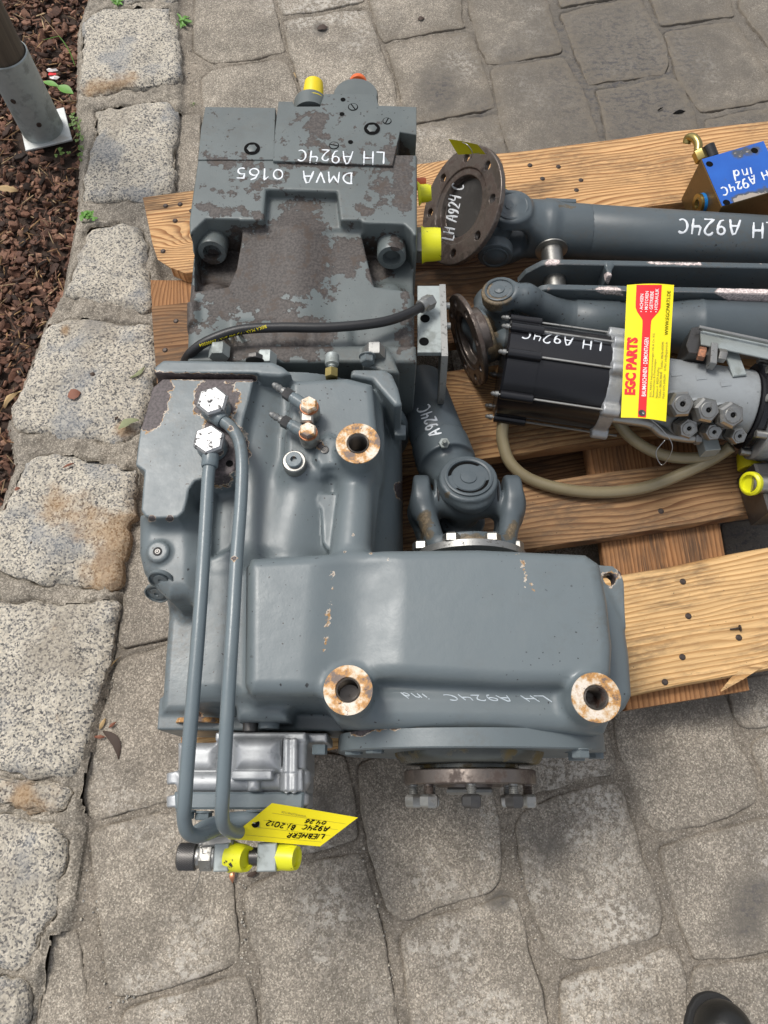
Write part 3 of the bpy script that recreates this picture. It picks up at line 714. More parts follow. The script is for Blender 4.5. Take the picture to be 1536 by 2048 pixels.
# ------------------------------------------------------------ pallet
ZD = .144
pallet = thing('pallet', W(900, 900, 0), 'wooden pallet with wide planks carrying the gearbox and the drive shafts', 'pallet')
def board(name, quad, z, th, mat, parent=pallet, seg=26, seed=0, chamfer=None, rough=.0012):
    P = [W(a, b, z) for a, b in quad]; c = sum(P, Vector()) / 4
    ax = ((P[1] + P[2]) - (P[0] + P[3])).normalized(); ay = Vector((-ax.y, ax.x, 0)); an = math.atan2(ax.y, ax.x)
    L = [(((p - c).dot(ax)), (p - c).dot(ay)) for p in P]     # TL TR BR BL
    nu = seg; rows = [(-1, -1), (-1, -.12), (-.985, 0), (-.6, 0), (-.2, 0), (.2, 0), (.6, 0), (.985, 0), (1, -.12), (1, -1)]
    vs = []; fs = []
    for i in range(nu + 1):
        u = i / nu; T = (L[0][0] + (L[1][0] - L[0][0]) * u, L[0][1] + (L[1][1] - L[0][1]) * u); B = (L[3][0] + (L[2][0] - L[3][0]) * u, L[3][1] + (L[2][1] - L[3][1]) * u)
        for v, h in rows:
            f = (v + 1) / 2; x = B[0] + (T[0] - B[0]) * f; y = B[1] + (T[1] - B[1]) * f
            wob = fbm(np.array([x * 1.0]), np.array([v * .3 + seed]), .12, seed, 3)[0]
            if abs(v) > .9: y += wob * .004
            vs.append([x, y, h * th + (wob * rough * 2 if h > -.5 else 0)])
    if chamfer:
        for q in vs:
            x0 = L[3][0]; y0 = L[3][1]
            s_ = (q[0] - x0) + (q[1] - y0)
            if s_ < chamfer: e = (chamfer - s_) / 2; q[0] += e; q[1] += e
    m = len(rows)
    for i in range(nu):
        for k in range(m): l = (k + 1) % m; fs.append((i * m + k, (i + 1) * m + k, (i + 1) * m + l, i * m + l))
    fs.append(tuple(range(m))); fs.append(tuple(nu * m + k for k in range(m))[::-1])
    o = mesh_obj(name, vs, fs, mat, None, 30); o.location = c; o.rotation_euler = (0, 0, an); o.parent = parent; o.location = c - parent.location
    return o
BA = board('plank', [(285,393),(1600,232),(1600,371),(320,556)], ZD, .03, M['wood_a'], seed=1, chamfer=.05)
BB = board('plank', [(303,612),(1600,447),(1600,592),(314,768)], ZD, .028, M['wood_b'], seed=2)
BC = board('plank', [(318,824),(1600,642),(1600,828),(332,1008)], ZD, .03, M['wood_c'], seed=3)
BD = board('plank', [(340,1068),(1600,889),(1600,1015),(350,1207)], ZD, .03, M['wood_d'], seed=4)
BE = board('plank', [(361,1311),(1600,1083),(1600,1328),(378,1550)], ZD, .034, M['wood_e'], seed=5)
ZS = ZD - .032
for nm, q in (('stringer', [(300,560),(372,1478),(500,1478),(440,560)]), ('stringer', [(1090,400),(1255,1420),(1500,1380),(1325,400)]), ('stringer', [(1640,400),(1760,1400),(1950,1400),(1900,400)])):
    o = board(nm, [q[1], q[0], q[3], q[2]], ZS, .022, M['wood_s'], seed=9 + q[0][0])
for x, y in ((1200,520),(1275,980),(1350,1290),(380,600),(400,980),(440,1420)):
    p = W(x, y, ZS - .022); g = G(); g.box((p.x, p.y, (ZS - .0225) / 2 + .012), (1, .05, 0), (-.05, 1, 0), .14, .12, ZS - .0225 - .024, .003); o = g.obj('block', M['wood_s'], pallet)
for q in ([(400,520),(1600,330),(1600,440),(400,620)], [(420,980),(1600,790),(1600,900),(420,1100)], [(460,1390),(1600,1180),(1600,1290),(460,1500)]):
    board('bottom_plank', q, .0235, .0225, M['wood_b'], seed=21 + q[0][0])
def nail(px, py, bd, r=.006, z=ZD):
    p = W(px, py, z + .001); g = G(); g.lathe(p - V(0, 0, .004), (0, 0, 1), [(r * .8, 0), (r, .0015), (r, .004), (r * .6, .006)], 10)
    o = g.obj('nail', M['nail']); o.parent = bd; bw = Vector(bd.location) + Vector(pallet.location)
    o.matrix_parent_inverse = (Matrix.Translation(bw) @ Matrix.Rotation(bd.rotation_euler.z, 4, 'Z')).inverted()
for n in ((331,411),(360,408),(383,421),(350,441),(326,502),(1060,330),(1117,333),(1085,357),(1162,360),(1153,380)): nail(*n, BA)
for n in ((352,642),(330,700)): nail(*n, BB)
for n in ((1366,1163),(1377,1232),(1365,1314),(1478,1275),(1330,1364)): nail(*n, BE)
for n in ((1322,1022),(930,1005)): nail(*n, BD)
g = G(); p = W(1478, 1256, ZD + .004); g.lathe(p, (1, .12, .15), [(.0015, -.016), (.0018, 0), (.006, .001), (.006, .003)], 8); g.obj('bent_nail', M['nail'], pallet)
# torn splinter at the near edge
g = G(); a = W(1500, 1330, ZD); pts = [W(1442,1382,ZD-.02), W(1465,1362,ZD-.005), W(1482,1350,ZD+.002), W(1510,1336,ZD+.003), W(1536,1328,ZD+.001)]
w_ = [.001, .006, .008, .005, .002]; vs = []; 
for q, e in zip(pts, w_): vs += [q + V(-.3, 1, 0) * e, q + V(.3, -1, 0) * e, q + V(0, 0, -.003)]
fs = [(3 * i + k, 3 * i + (k + 1) % 3, 3 * i + 3 + (k + 1) % 3, 3 * i + 3 + k) for i in range(4) for k in range(3)]
g.add(vs, fs); g.obj('splinter', M['wood_e'], pallet)

# ------------------------------------------------------------ post in its steel shoe
b0 = W(88, 262, 0); 
pb = V(b0.x, b0.y, .002)
post = thing('wooden_post', pb, 'weathered round wooden post in a galvanised steel sleeve standing in the bark bed', 'post')
rp = .052
g = G(); g.lathe(pb + V(0, 0, .0), (0, 0, 1), [(rp * .93, .05), (rp * .93, 1.1)], 28); 
mo = g.obj('post_shaft', M['postwood'], post)
g = G(); g.lathe(pb, (0, 0, 1), [(rp * 1.0, .22), (rp * 1.0, .0), (rp * 1.06, .0), (rp * 1.06, .222), (rp * 1.0, .224), (rp * 1.0, .20)], 40, close=False); g.obj('steel_sleeve', M['galv'], post)
g = G(); an = .33; g.box(pb + V(.006, -.0, .003), (math.cos(an), math.sin(an), 0), (-math.sin(an), math.cos(an), 0), .125, .125, .006, .001); g.obj('base_plate', M['galvplate'], post)
for (t, z) in ((-1.75, .135), (-1.15, .062)):
    n = V(math.cos(t), math.sin(t), 0); g = G(); g.lathe(pb + V(0, 0, z) + n * rp * 1.055, n, [(.0065, 0), (.0065, .002), (.004, .0025), (.0035, .0012)], 14); g.obj('screw', M['nail'], post)
# ------------------------------------------------------------ the gearbox with its hydraulic pump
unit = thing('gearbox', W(650, 1150, ZD), 'large grey gearbox with bolted-on hydraulic pump and two long steel pipes', 'gearbox')
h = .003
v = Vol((-.50, .0, .138), (.46, .66, .57), h)
ZT = .50
# bell housing round the pump axis (runs along Y)
yb0, yb1 = W(768, 1098, .45).y, W(768, 765, .45).y
BC_ = V(-.158, 0, .245); 
v.cyl(BC_ + V(0, yb0, 0), BC_ + V(0, yb1, 0), .192, rnd=.01, k=.01)
v.prism([(400,775),(765,775),(768,880),(745,1120),(400,1120)], .435, .147, .02, .02)
v.prism([(330,790),(560,790),(540,1110),(330,1090)], .40, .22, .02, .02)
# lower gear case
v.prism([(500,1112),(770,1096),(960,1094),(1175,1104),(1204,1124),(1219,1200),(1229,1290),(1226,1350),(1130,1368),(1020,1368),(780,1354),(700,1356),(640,1388),(500,1388),(487,1370),(489,1130)], ZT, .147, .02, .014, .04)
v.prism([(640,1370),(1238,1372),(1222,1445),(1215,1466),(1000,1457),(720,1454),(678,1440)], .462, .147, .022, .02)
v.prism([(395,1118),(500,1108),(505,1400),(365,1402),(374,1260),(388,1180)], .432, .2, .025, .03)
v.prism([(338,1205),(420,1190),(520,1400),(520,1425),(322,1425),(328,1330)], .335, .18, .012, .02, .06)
v.prism([(318,1395),(500,1398),(690,1400),(690,1462),(313,1460)], .325, .18, .003, .006)
v.prism([(1150,1120),(1206,1140),(1240,1215),(1252,1240),(1262,1310),(1267,1388),(1255,1412),(1230,1432),(1150,1440)], .395, .18, .02, .03, .1)
v.prism([(1185,1128),(1226,1131),(1242,1143),(1249,1165),(1252,1255),(1190,1260)], .385, .355, .003, .006)
v.prism([(468,1380),(580,1380),(574,1440),(472,1440)], .415, .3, .012, .01)
# shallow valley between the two flat fields of the lid
a_, b_ = W(712, 1125, ZT + .066), W(700, 1330, ZT + .066)
v.cap(a_, b_, .075, k=.022, cut=True)
# machined pad, dome and pockets of the upper half
v.prism([(325,757),(508,757),(497,805),(488,835),(482,870),(470,938),(462,952),(450,957),(405,958),(390,962),(379,978),(374,1003),(368,1024),(355,1035),(310,1037),(290,1033),(281,1020),(284,985),(288,942),(270,930),(274,898),(279,862),(292,820),(304,775)], .478, .34, .003, .012)
v.prism([(272,1022),(390,1022),(400,1100),(395,1190),(332,1196),(300,1165),(280,1140),(271,1100)], .445, .3, .026, .02)
pc = W(316, 1103, .45); v.cyl((pc.x, pc.y, .4), (pc.x, pc.y, .452), S(22, .45, 1100), k=.008)
v.prism([(578,758),(694,752),(745,765),(757,880),(748,935),(716,950),(655,945),(640,952),(578,950),(566,935),(570,860),(580,810)], .468, .3, .012, .02)
v.prism([(632,886),(655,866),(682,880),(684,930),(640,936),(628,918)], .478, .4, .008, .008)
v.cap(W(520, 800, .425), W(505, 1085, .42), .025, k=.03)
v.cap(W(716, 930, .44), W(702, 1105, .45), .026, .03, k=.02)
v.cap(W(605, 990, .415), W(580, 1110, .41), .04, k=.03)
v.prism([(636,985),(680,985),(689,1000),(688,1085),(675,1100),(655,1100),(645,1085),(642,1020),(630,1000)], .449, .4, .004, .004)
v.prism([(432,985),(470,975),(478,985),(470,1080),(458,1098),(425,1112),(424,1060)], .48, .418, .01, .012, cut=True, zr=.43)
v.prism([(488,925),(515,925),(525,940),(520,965),(508,978),(494,960)], .447, .42, .003, .004)
# front shoulder, bosses
def bosscyl(px, py, r, z, zb):
    c = W(px, py, z); R = S(r, z, py); v.cyl((c.x, c.y, zb), (c.x, c.y, z), R, .002, .016); return c, R
B1 = bosscyl(696, 1380, 50, .520, .34); B2 = bosscyl(1192, 1395, 50, .515, .3); B3 = bosscyl(716, 887, 45, .515, .38)
for c, R in (B1, B2, B3): v.cyl((c.x, c.y, c.z - .055), (c.x, c.y, c.z + .02), R * .46, 0, 0, cut=True)
hc = W(1219, 1158, .385); v.cyl((hc.x, hc.y, .34), (hc.x, hc.y, .40), S(13, .385, 1158), 0, 0, cut=True)
# rear flange plate (stands upright, seen on edge)
yf0, yf1 = W(768, 758, .46).y, W(768, 722, .46).y
v.cyl(BC_ + V(0, yf0, 0), BC_ + V(0, yf1, 0), .205, .003, .004)
v.prism([(303,752),(308,732),(326,718),(545,722),(566,732),(584,747),(560,753),(500,748),(303,749)], .487, .2, .006, .003)
v.prism([(300,749),(520,749),(520,752.5),(300,752.5)], .6, .462, 0, .001, cut=True, zr=.48)
v.prism([(700,752),(704,735),(765,733),(785,748),(797,775),(805,810),(790,812),(757,775),(745,760)], .455, .3, .006, .006)
v.box(W(800, 865, .36), (1, 0, 0), (0, 1, 0), (.02, .022, .02), .002, .003)
GW = [(312,772,36,.88,300,830),(296,852,22,.7),(330,752,11,.74,505,757),(432,800,46,.95),(440,880,50,.9,455,905),(440,935,36,.75,440,950),(405,772,16,.7),
      (666,1145,28,.455,650,1300),(650,1270,26,.47),(770,1118,26,.5),(740,1107,14,.5),(616,830,34,.62),(585,925,34,.6),(640,890,22,.6),(715,887,60,.60),(696,1380,58,.54),(1192,1395,60,.53),(798,975,15,.8,806,990),(1220,1158,30,.62),(1247,1145,12,.7,1235,1133),(397,1432,22,.58),
      (304,1037,9,.8),(340,1037,9,.8),(1040,1120,40,.47,1060,1170),(706,1070,10,.56),(690,1104,7,.55)]
gb = v.obj('housing', M['paint'], unit, GW); del v
for i, (c, R) in enumerate((B1, B2, B3)):
    g = G(); g.lathe((c.x, c.y, c.z - .0006), (0, 0, 1), [(R * .48, 0), (R * .99, 0), (R * .985, .0018), (R * .52, .0018), (R * .48, .0)], 48, close=False); g.obj('boss_face', M['boss'], unit)
    pr = []; n = 18
    for k in range(n): pr += [(R * .455, -.050 + k * .0029), (R * .425, -.0485 + k * .0029)]
    pr.append((R * .455, .0)); pr.append((R * .485, .0014))
    g = G(); g.lathe((c.x, c.y, c.z), (0, 0, 1), [(.0005, -.051)] + pr, 32, close=False); g.obj('threaded_bore', M['bore'], unit)
TG = bvh(gb)
# ---- front cover plate, hub, output flange
yc0 = W(768, 1462, .45).y; yc1 = W(768, 1497, .44).y
oc = W(940, 1500, .33); ocx, ocz = W(940, 1555, .33).x, .325
g = G(); g.cyl((ocx + .005, yc0, ocz - .01), (ocx + .005, yc1, ocz - .01), .0, 6) if False else None
# the cover is a big rounded plate standing upright
def upright(g, outline, y0, y1, bev=.002):
    """outline in (x, z), extruded along y from y1 (front) to y0"""
    n = len(outline); P = [Vector((a, 0, b)) for a, b in outline]; c = sum(P, Vector()) / n; vs = []
    for y, s_ in ((y0, 1), (y1 + bev, 1), (y1, 1 - bev / .12)):
        vs += [Vector((c.x + (p.x - c.x) * s_, y, c.z + (p.z - c.z) * s_)) for p in P]
    fs = [(k * n + i, (k + 1) * n + i, (k + 1) * n + (i + 1) % n, k * n + (i + 1) % n) for k in range(2) for i in range(n)] + [tuple(range(n)), tuple(2 * n + i for i in range(n))[::-1]]
    g.add(vs, fs)
xl = W(672, 1478, .36).x; xr = W(1219, 1490, .36).x; top = .452; ol = []
for x, z in ((xl, .30), (xl + .012, .365), (xl + .05, .42), (xl + .12, top), (ocx, top + .008), (xr - .14, top), (xr - .06, .425), (xr - .012, .37), (xr, .30), (xr - .03, .20), (ocx, .15), (xl + .03, .2)): ol.append((x, z))
ol2 = [(p.x, p.z) for p in cat([V(a, 0, b) for a, b in ol + ol[:1]], 5)][:-1]
g = G(); upright(g, ol2, yc0 + .004, yc1); cv = g.obj('cover_plate', M['paint'], unit, 25); setwear(cv, [(940,1462,8,.8,1150,1468),(700,1462,5,.7,900,1459)])
g = G(); g.lathe((ocx, yc1, ocz), (0, -1, 0), [(.112, -.002), (.111, .004), (.104, .015), (.100, .017), (.07, .0175)], 48); o = g.obj('hub', M['oilysteel'], unit)
g = G(); g.lathe((ocx, yc1 - .017, ocz), (0, -1, 0), [(.074, 0), (.074, .005), (.069, .006), (.069, .018)], 40); g.obj('shaft_neck', M['oilysteel'], unit)
yd = W(768, 1536, .42).y; rd = .098
fl = G(); fl.lathe((ocx, yd, ocz), (0, -1, 0), [(rd * .98, 0), (rd, .0015), (rd, .0185), (rd * .985, .0200), (.05, .0200), (.048, .024), (.03, .024)], 56); fo = fl.obj('output_flange', M['rusty'], unit, 30)
for k in range(8):
    t = math.radians(5 + 45 * k); p = V(ocx + math.cos(t) * rd * .86, yd - .0200, ocz + math.sin(t) * rd * .86)
    g = G(); g.lathe(p, (0, -1, 0), [(.0072, 0)] + [q for i in range(8) for q in ((.0072, .002 + i * .0022), (.0062, .003 + i * .0022))] + [(.007, .02)], 16); bo = g.obj('stud', M['zinc'] if k % 3 else M['rusty'], unit)
    g = G(); g.lathe(p + V(0, -.0135, 0), (0, -1, 0), [(.0108, 0), (.0136, .003), (.014, .0045), (.014, .0135), (.0132, .016), (.0105, .0185), (.0062, .0185), (.0058, .016)], 6, .3 + k); g.obj('nut', M['darksteel'] if k in (1, 2, 6) else M['steel'], unit, 30)
g = G(); g.hex((ocx, yd - .024, ocz), (ocx, yd - .034, ocz), .038, .2); g.obj('centre_nut', M['zinc'], unit)
def hexbolt(px, py, z, r, L=.010, mat='paint', ax=(0, -1, 0), head=.0, wash=True, parent=None, y=None, name='bolt'):
    p = W(px, py, z); ax = Vector(ax).normalized(); g = G()
    if wash: g.lathe(p, ax, [(r * 1.12, 0), (r * 1.18, .0008), (r * 1.18, .002), (r * 1.1, .0025)], 20)
    g.lathe(p, ax, [(r * .95, .002), (r, .003), (r, L - .0015), (r * .9, L), (.001, L)], 6, .25); o = g.obj(name, M[mat], parent or unit, 30)
    if 'paint' in mat: setwear(o, [(px, py, 4, .45)])
    return o
for px, py, z in ((750,1488,.40),(708,1492,.36),(1160,1497,.41),(1152,1503,.36),(1190,1500,.32)): hexbolt(px, py, z, .0135, .013)
# ---- lower left housing details
g = G(); p = W(523, 1440, .375); g.lathe(V(p.x, p.y + .006, .352), (0, -1, 0), [(.034, 0), (.036, .001), (.036, .008), (.034, .009)], 40); o = g.obj('end_cap', M['paint'], unit); setwear(o, [(520,1448,30,.45)])
for dx, r, L, m in ((-.017, .0115, .014, 'darksteel'), (.010, .016, .010, 'paint')):
    g = G(); g.lathe(V(p.x + dx, p.y - .002, .366), (0, -1, 0), [(r, 0), (r, L - .001), (r * .92, L), (r * .5, L), (r * .5, L * .4)], 24); o = g.obj('screw', M[m], unit); setwear(o, None) if m == 'paint' else None
g = G(); p = W(392, 1440, .34); g.lathe(V(p.x, p.y, .315), (0, -1, 0), [(.034, -.004), (.036, 0), (.036, .003), (.031, .004), (.03, .001), (.02, .001)], 40); o = g.obj('bearing_cap', M['boss'], unit)
def tilt(px, py, z, n, prof, name, mat, seg=28, sunk=0):
    q, nn = hit(TG, px, py, z); g = G(); g.lathe(q - Vector(n).normalized() * sunk, n, prof, seg); o = g.obj(name, M[mat], unit)
    if 'paint' in mat: setwear(o, [(px, py, 5, .3)])
    return o
tilt(315, 1103, .45, (0, 0, 1), [(.0065, 0), (.0068, .001), (.005, .0018), (.004, .0005), (.0025, .0005), (.0015, .0015)], 'plug', 'darksteel')
for px, py in ((322,1160),(314,1187)):
    n = V(-.1, -.85, .42); tilt(px, py, .38, n, [(.019, -.004), (.0195, .002), (.0175, .0025), (.0165, -.001), (.012, -.001), (.011, .002), (.004, .002), (.003, .0)], 'plug', 'paint')
# ---- banjo bolts and long pipes
def banjo(px, py, z, rpx, ph):
    p = W(px, py, z); R = S(rpx, z, py); g = G()
    g.lathe(p - V(0, 0, .034), (0, 0, 1), [(R * .80, 0), (R * .92, .002), (R * .95, .010), (R * .88, .021), (R * .80, .022)], 32); o = g.obj('banjo_fitting', M['pipe'], unit); setwear(o, [(px + 20, py + 25, 14, .7)])
    g = G(); g.lathe(p - V(0, 0, .012), (0, 0, 1), [(R * .9, 0), (R, .001), (R, .010), (R * .86, .0135), (.001, .0138)], 6, ph); g.obj('banjo_bolt', M['bright'], unit, 30); return p
z0 = .512
pa = banjo(424, 800, z0, 33, .35); pb_ = banjo(417, 878, z0, 33, .42)
zp = .497
def wpath(pts): return [W(*p) for p in pts]
P1 = wpath([(420,925,zp),(416,960,zp),(411,1050,.50),(403,1180,.505),(394,1300,.503),(383,1430,.497),(374,1540,.485),(370,1600,.475),(368,1636,.462),(376,1664,.445),(400,1672,.425),(430,1660,.40),(455,1650,.385)])
g = G(); g.tube(P1, .0094, 18, 8); o = g.obj('pipe', M['pipe'], unit, 180); setwear(o, [(392,1340,9,.58),(372,1500,10,.35)])
P2 = wpath([(440,838,.492),(462,855,.495),(478,882,.498),(484,925,.50),(482,1000,.50),(473,1120,.503),(466,1240,.505),(459,1350,.503),(452,1470,.495),(446,1580,.48),(444,1625,.465),(448,1650,.445),(462,1662,.42),(478,1664,.40)])
g = G(); g.tube(P2, .0094, 18, 8); o = g.obj('pipe', M['pipe'], unit, 180); setwear(o, [(475,1076,8,.62),(469,1118,12,.68),(462,858,14,.62)])
for q, ax in ((P1[0], P1[1] - P1[0]), (P2[0], P2[1] - P2[0])):
    g = G(); ax = ax.normalized(); g.lathe(q - ax * .014, ax, [(.011, 0), (.0125, .002), (.0125, .020), (.0112, .022)], 24); o = g.obj('collar', M['pipe'], unit); setwear(o, None)
g = G(); p = W(459, 927, .4785); g.lathe(p, (0, 0, 1), [(.0055, 0), (.0055, .0004)], 16); g.obj('screw_hole', M['black'], unit)  # flat black disc, painted shade of the hole
# ---- two small test fittings, socket screw, nipple
for (px, py), (ex, ey) in (((617,806),(546,768)), ((615,858),(540,827))):
    p = W(px, py, .515); R = S(19, .515, py)
    g = G(); g.lathe(p - V(0, 0, .042), (0, 0, 1), [(R * .9, 0), (R * 1.05, .004), (R * 1.08, .026), (R * .95, .029)], 28); o = g.obj('banjo_ring', M['steel'], unit)
    g = G(); g.lathe(p - V(0, 0, .013), (0, 0, 1), [(R * .98, 0), (R * 1.02, .001), (R * .98, .0025)], 28); g.obj('copper_washer', M['copper'], unit)
    g = G(); g.lathe(p - V(0, 0, .011), (0, 0, 1), [(R * .92, 0), (R * .95, .001), (R * .95, .008), (R * .8, .011), (.001, .0112)], 6, .5); g.obj('hex_bolt', M['boss'], unit, 30)
    e = W(ex, ey, .498); s_ = p - V(0, 0, .02); ax = (e - s_).normalized(); L = (e - s_).length
    g = G(); g.lathe(s_, ax, [(.010, .006), (.010, L * .42), (.0085, L * .44), (.0085, L * .5)], 20); o = g.obj('fitting_body', M['pipe'], unit); setwear(o, [(px - 14, py - 5, 16, .6)])
    g = G(); g.lathe(s_, ax, [(.0095, L * .5), (.0098, L * .51), (.0098, L * .66), (.0085, L * .68)], 6); g.obj('fitting_nut', M['darksteel'], unit)
    g = G(); g.lathe(s_, ax, [(.0062, L * .66), (.0065, L * .74), (.0045, L * .77), (.0065, L * .84), (.0045, L * .88), (.0055, L * .92), (.003, L)], 16); g.obj('nipple', M['zinc'], unit)
o_ = W(615, 832, .49); g = G(); g.box(o_, (0, 1, 0), (1, 0, 0), .034, .02, .026, .003); g.obj('link_plate', M['steel'], unit)
p = W(587, 918, .492); g = G(); g.lathe(p - V(0, 0, .03), (0, 0, 1), [(.017, 0), (.018, .004), (.018, .022), (.0165, .0235)], 32); g.obj('screw_seat', M['steel'], unit)
g = G(); g.lathe(p - V(0, 0, .007), (0, 0, 1), [(.0125, 0), (.0125, .006), (.0115, .007), (.005, .007), (.0048, .001), (.001, .001)], 28); o = g.obj('socket_screw', M['pipe'], unit); setwear(o, [(588,915,8,.55)])
p = W(649, 898, .481); g = G(); g.lathe(p - V(0, 0, .002), (0, 0, 1), [(.0062, 0), (.0065, .001), (.0048, .0012), (.0045, -.001), (.002, -.001), (.0015, .0005)], 20); o = g.obj('pin', M['darksteel'], unit)
p = W(663, 756, .462); g = G(); g.hex(p, p + V(0, .016, 0), .0115); g.obj('nipple_base', M['brass'], unit)
g = G(); g.lathe(p + V(0, .016, 0), (0, 1, 0), [(.005, 0), (.005, .004), (.0065, .005), (.0065, .007), (.011, .009), (.0115, .011), (.0115, .026), (.010, .028)], 22); g.obj('nipple_cap', M['galv'], unit)
# painted writing on the shoulder is added at the end
# ---- hydraulic pump
ZP = .458
v = Vol((-.42, .5, .138), (.08, 1.12, .50), .0028)
v.prism([(409,214),(834,214),(834,470),(826,470),(808,452),(728,448),(722,440),(480,440),(413,437),(379,470),(378,440),(392,340)], ZP, .147, .004, .006)
v.prism([(392,430),(829,430),(829,700),(373,700),(376,600),(385,500)], .430, .147, .014, .012)
v.prism([(533,380),(674,385),(682,455),(692,480),(516,480),(527,452)], .50, .4365, .004, .006, cut=True, zr=.456)
v.prism([(381,474),(413,443),(480,443),(478,462),(468,520),(452,556),(384,566)], .56, .372, .003, .004, cut=True, zr=.452)
v.prism([(722,450),(808,453),(822,466),(832,485),(832,566),(790,562),(748,556),(736,510)], .56, .372, .003, .004, cut=True, zr=.452)
for x0, x1 in ((432, 428), (778, 775)): v.cap(W(x0, 600, .372), W(x1, 700, .402), .030, k=.02)
v.cap(W(600, 520, .385), W(600, 690, .385), .055, k=.03)
v.prism([(470,640),(555,640),(550,700),(462,700)], .437, .3, .008, .01)
v.prism([(622,645),(700,645),(706,700),(620,700)], .437, .3, .008, .01)
v.prism([(374,690),(832,690),(834,724),(374,724)], .446, .22, .006, .006)
v.prism([(728,690),(742,684),(770,690),(786,712),(800,745),(770,745),(726,730)], .452, .3, .006, .006)
v.prism([(372,600),(392,596),(396,640),(372,648)], .44, .3, .01, .01)
# slab steps
v.prism([(400,208),(412,208),(404,252),(396,252)], .5, .3, .001, 0, cut=True, zr=.455)
v.prism([(765,258),(840,262),(840,280),(770,276)], .5, .42, .006, .01, cut=True, zr=.455)
PW = [(600,450,62,.80),(585,520,105,.82,500,545),(690,515,62,.74),(450,590,85,.70),(500,600,70,.66,560,620),(640,668,50,.72,520,672),(430,560,70,.7),(620,700,40,.66,450,700),(810,640,40,.6,815,690),(380,560,30,.62,380,660),(640,250,34,.62,600,240),(600,300,40,.55,700,320),(430,320,26,.6,520,330),(560,330,16,.6,760,332),
      (800,300,26,.8,808,400),(400,410,30,.56,520,430),(740,400,24,.58),(720,420,40,.52,790,400),(460,380,70,.50,560,350),(700,350,60,.48),(420,380,40,.5),(770,490,40,.72,760,540),(810,580,30,.5,812,700),(745,330,60,.52,790,400)]
pump = v.obj('pump_housing', M['paint_pump'], unit, PW, .33); del v
g = G(); g.prism(wpoly([(557,203),(585,203),(590,213),(640,213),(649,188),(752,188),(757,211),(833,214),(833,270),(800,264),(785,331),(546,322),(550,262)], ZP + .005), ZP - .05, ZP + .0055, .001); cp = g.obj('control_block', M['paint_pump'], unit); 
g2 = G(); g2.prism(wpoly([(411,214),(551,216),(548,320),(396,320),(402,258)], ZP + .0015), ZP - .02, ZP + .0022, .0008); cq = g2.obj('side_plate', M['paint_pump'], unit)
for o_ in (cp, cq):   # dense enough for the wear map
    import bmesh
    bm = bmesh.new(); bm.from_mesh(o_.data); bmesh.ops.triangulate(bm, faces=bm.faces[:])
    for _ in range(4): bmesh.ops.subdivide_edges(bm, edges=[e for e in bm.edges if e.calc_length() > .012], cuts=1)
    bm.to_mesh(o_.data); bm.free(); setwear(o_, PW + [(640,228,30,.62,600,235)], .36)
for px, py, r in ((744,257,16),(504,297,16)):
    p = W(px, py, ZP + .0065 if px > 600 else ZP + .003); R = S(r, ZP, py); g = G()
    g.lathe(p, (0, 0, 1), [(R, 0), (R, .0004), (R * .8, .0004)], 28); g.obj('plug_recess_shade', M['black'], unit)  # flat black disc paints the shade of the recess round the plug
    g = G(); g.lathe(p + V(0, 0, .0004), (0, 0, 1), [(R * .64, 0), (R * .64, .0005), (R * .6, .0008)], 6, .1); g.obj('hex_plug', M['paint_pump'], unit)
for px, py, r in ((706,214,10),(774,242,9),(668,291,10)):
    p = W(px, py, ZP + .0058); R = S(r, ZP, py) * 1.0; g = G(); g.lathe(p, (0, 0, 1), [(R, 0), (R, .0003), (R * .85, .0003)], 24); g.obj('screw_ring', M['black'], unit)
    g = G(); g.lathe(p, (0, 0, 1), [(R * .84, 0), (R * .84, .0007), (R * .8, .001)], 24); q = g.obj('slotted_screw', M['paint_pump'], unit); setwear(q, None, .4)
    t = px * .31; g = G(); g.box(p + V(0, 0, .001), (math.cos(t), math.sin(t), 0), (-math.sin(t), math.cos(t), 0), R * 1.6, .0022, .0006, .0001); g.obj('slot', M['black'], unit)  # black bar on top paints the shade of the slot
for px, py, r in ((686,199,5),(684,228,5),(701,284,5)):
    p = W(px, py, ZP + .006); g = G(); g.lathe(p, (0, 0, 1), [(S(r, ZP, py), 0), (S(r, ZP, py), .0003)], 14); g.obj('small_hole', M['black'], unit)  # not bored: black disc for the shade inside
for px, py in ((425,0),(783,0)):
    yy0 = W(768, 462, .42).y; yy1 = W(768, 522 if px < 600 else 532, .40).y; x = W(px, 490, .415).x; zc = .400; R = .0265
    g = G(); g.lathe((x, yy0 + .006, zc), (0, (yy1 - yy0), .013), [(R * .96, 0), (R, .003), (R, yy0 - yy1 - .004), (R * .93, yy0 - yy1), (R * .62, yy0 - yy1), (R * .58, yy0 - yy1 - .018), (.001, yy0 - yy1 - .018)], 36); q = g.obj('socket_bolt', M['paint_pump'], unit); setwear(q, [(795,480,30,.7)] if px > 600 else [(425,515,22,.8)], .30)
def cap_(g, a, ax, r, L, flare=1.22, end=.92):
    g.lathe(a, ax, [(r * flare, 0), (r * flare, .0012), (r * 1.02, .006), (r, L * .7), (r * end, L), (r * end * .75, L - .001), (r * end * .7, L - .004), (.001, L - .004)], 30)
p = W(626, 204, .44); g = G(); cap_(g, p, V(.02, 1, .18), .0195, .043); g.obj('yellow_cap', M['capyellow'], unit)
g = G(); p = W(622, 218, .43); g.lathe(p, (0, 1, 0), [(.034, -.02), (.034, .012), (.03, .014)], 32); q = g.obj('port_ring', M['paint_pump'], unit); setwear(q, None, .3)
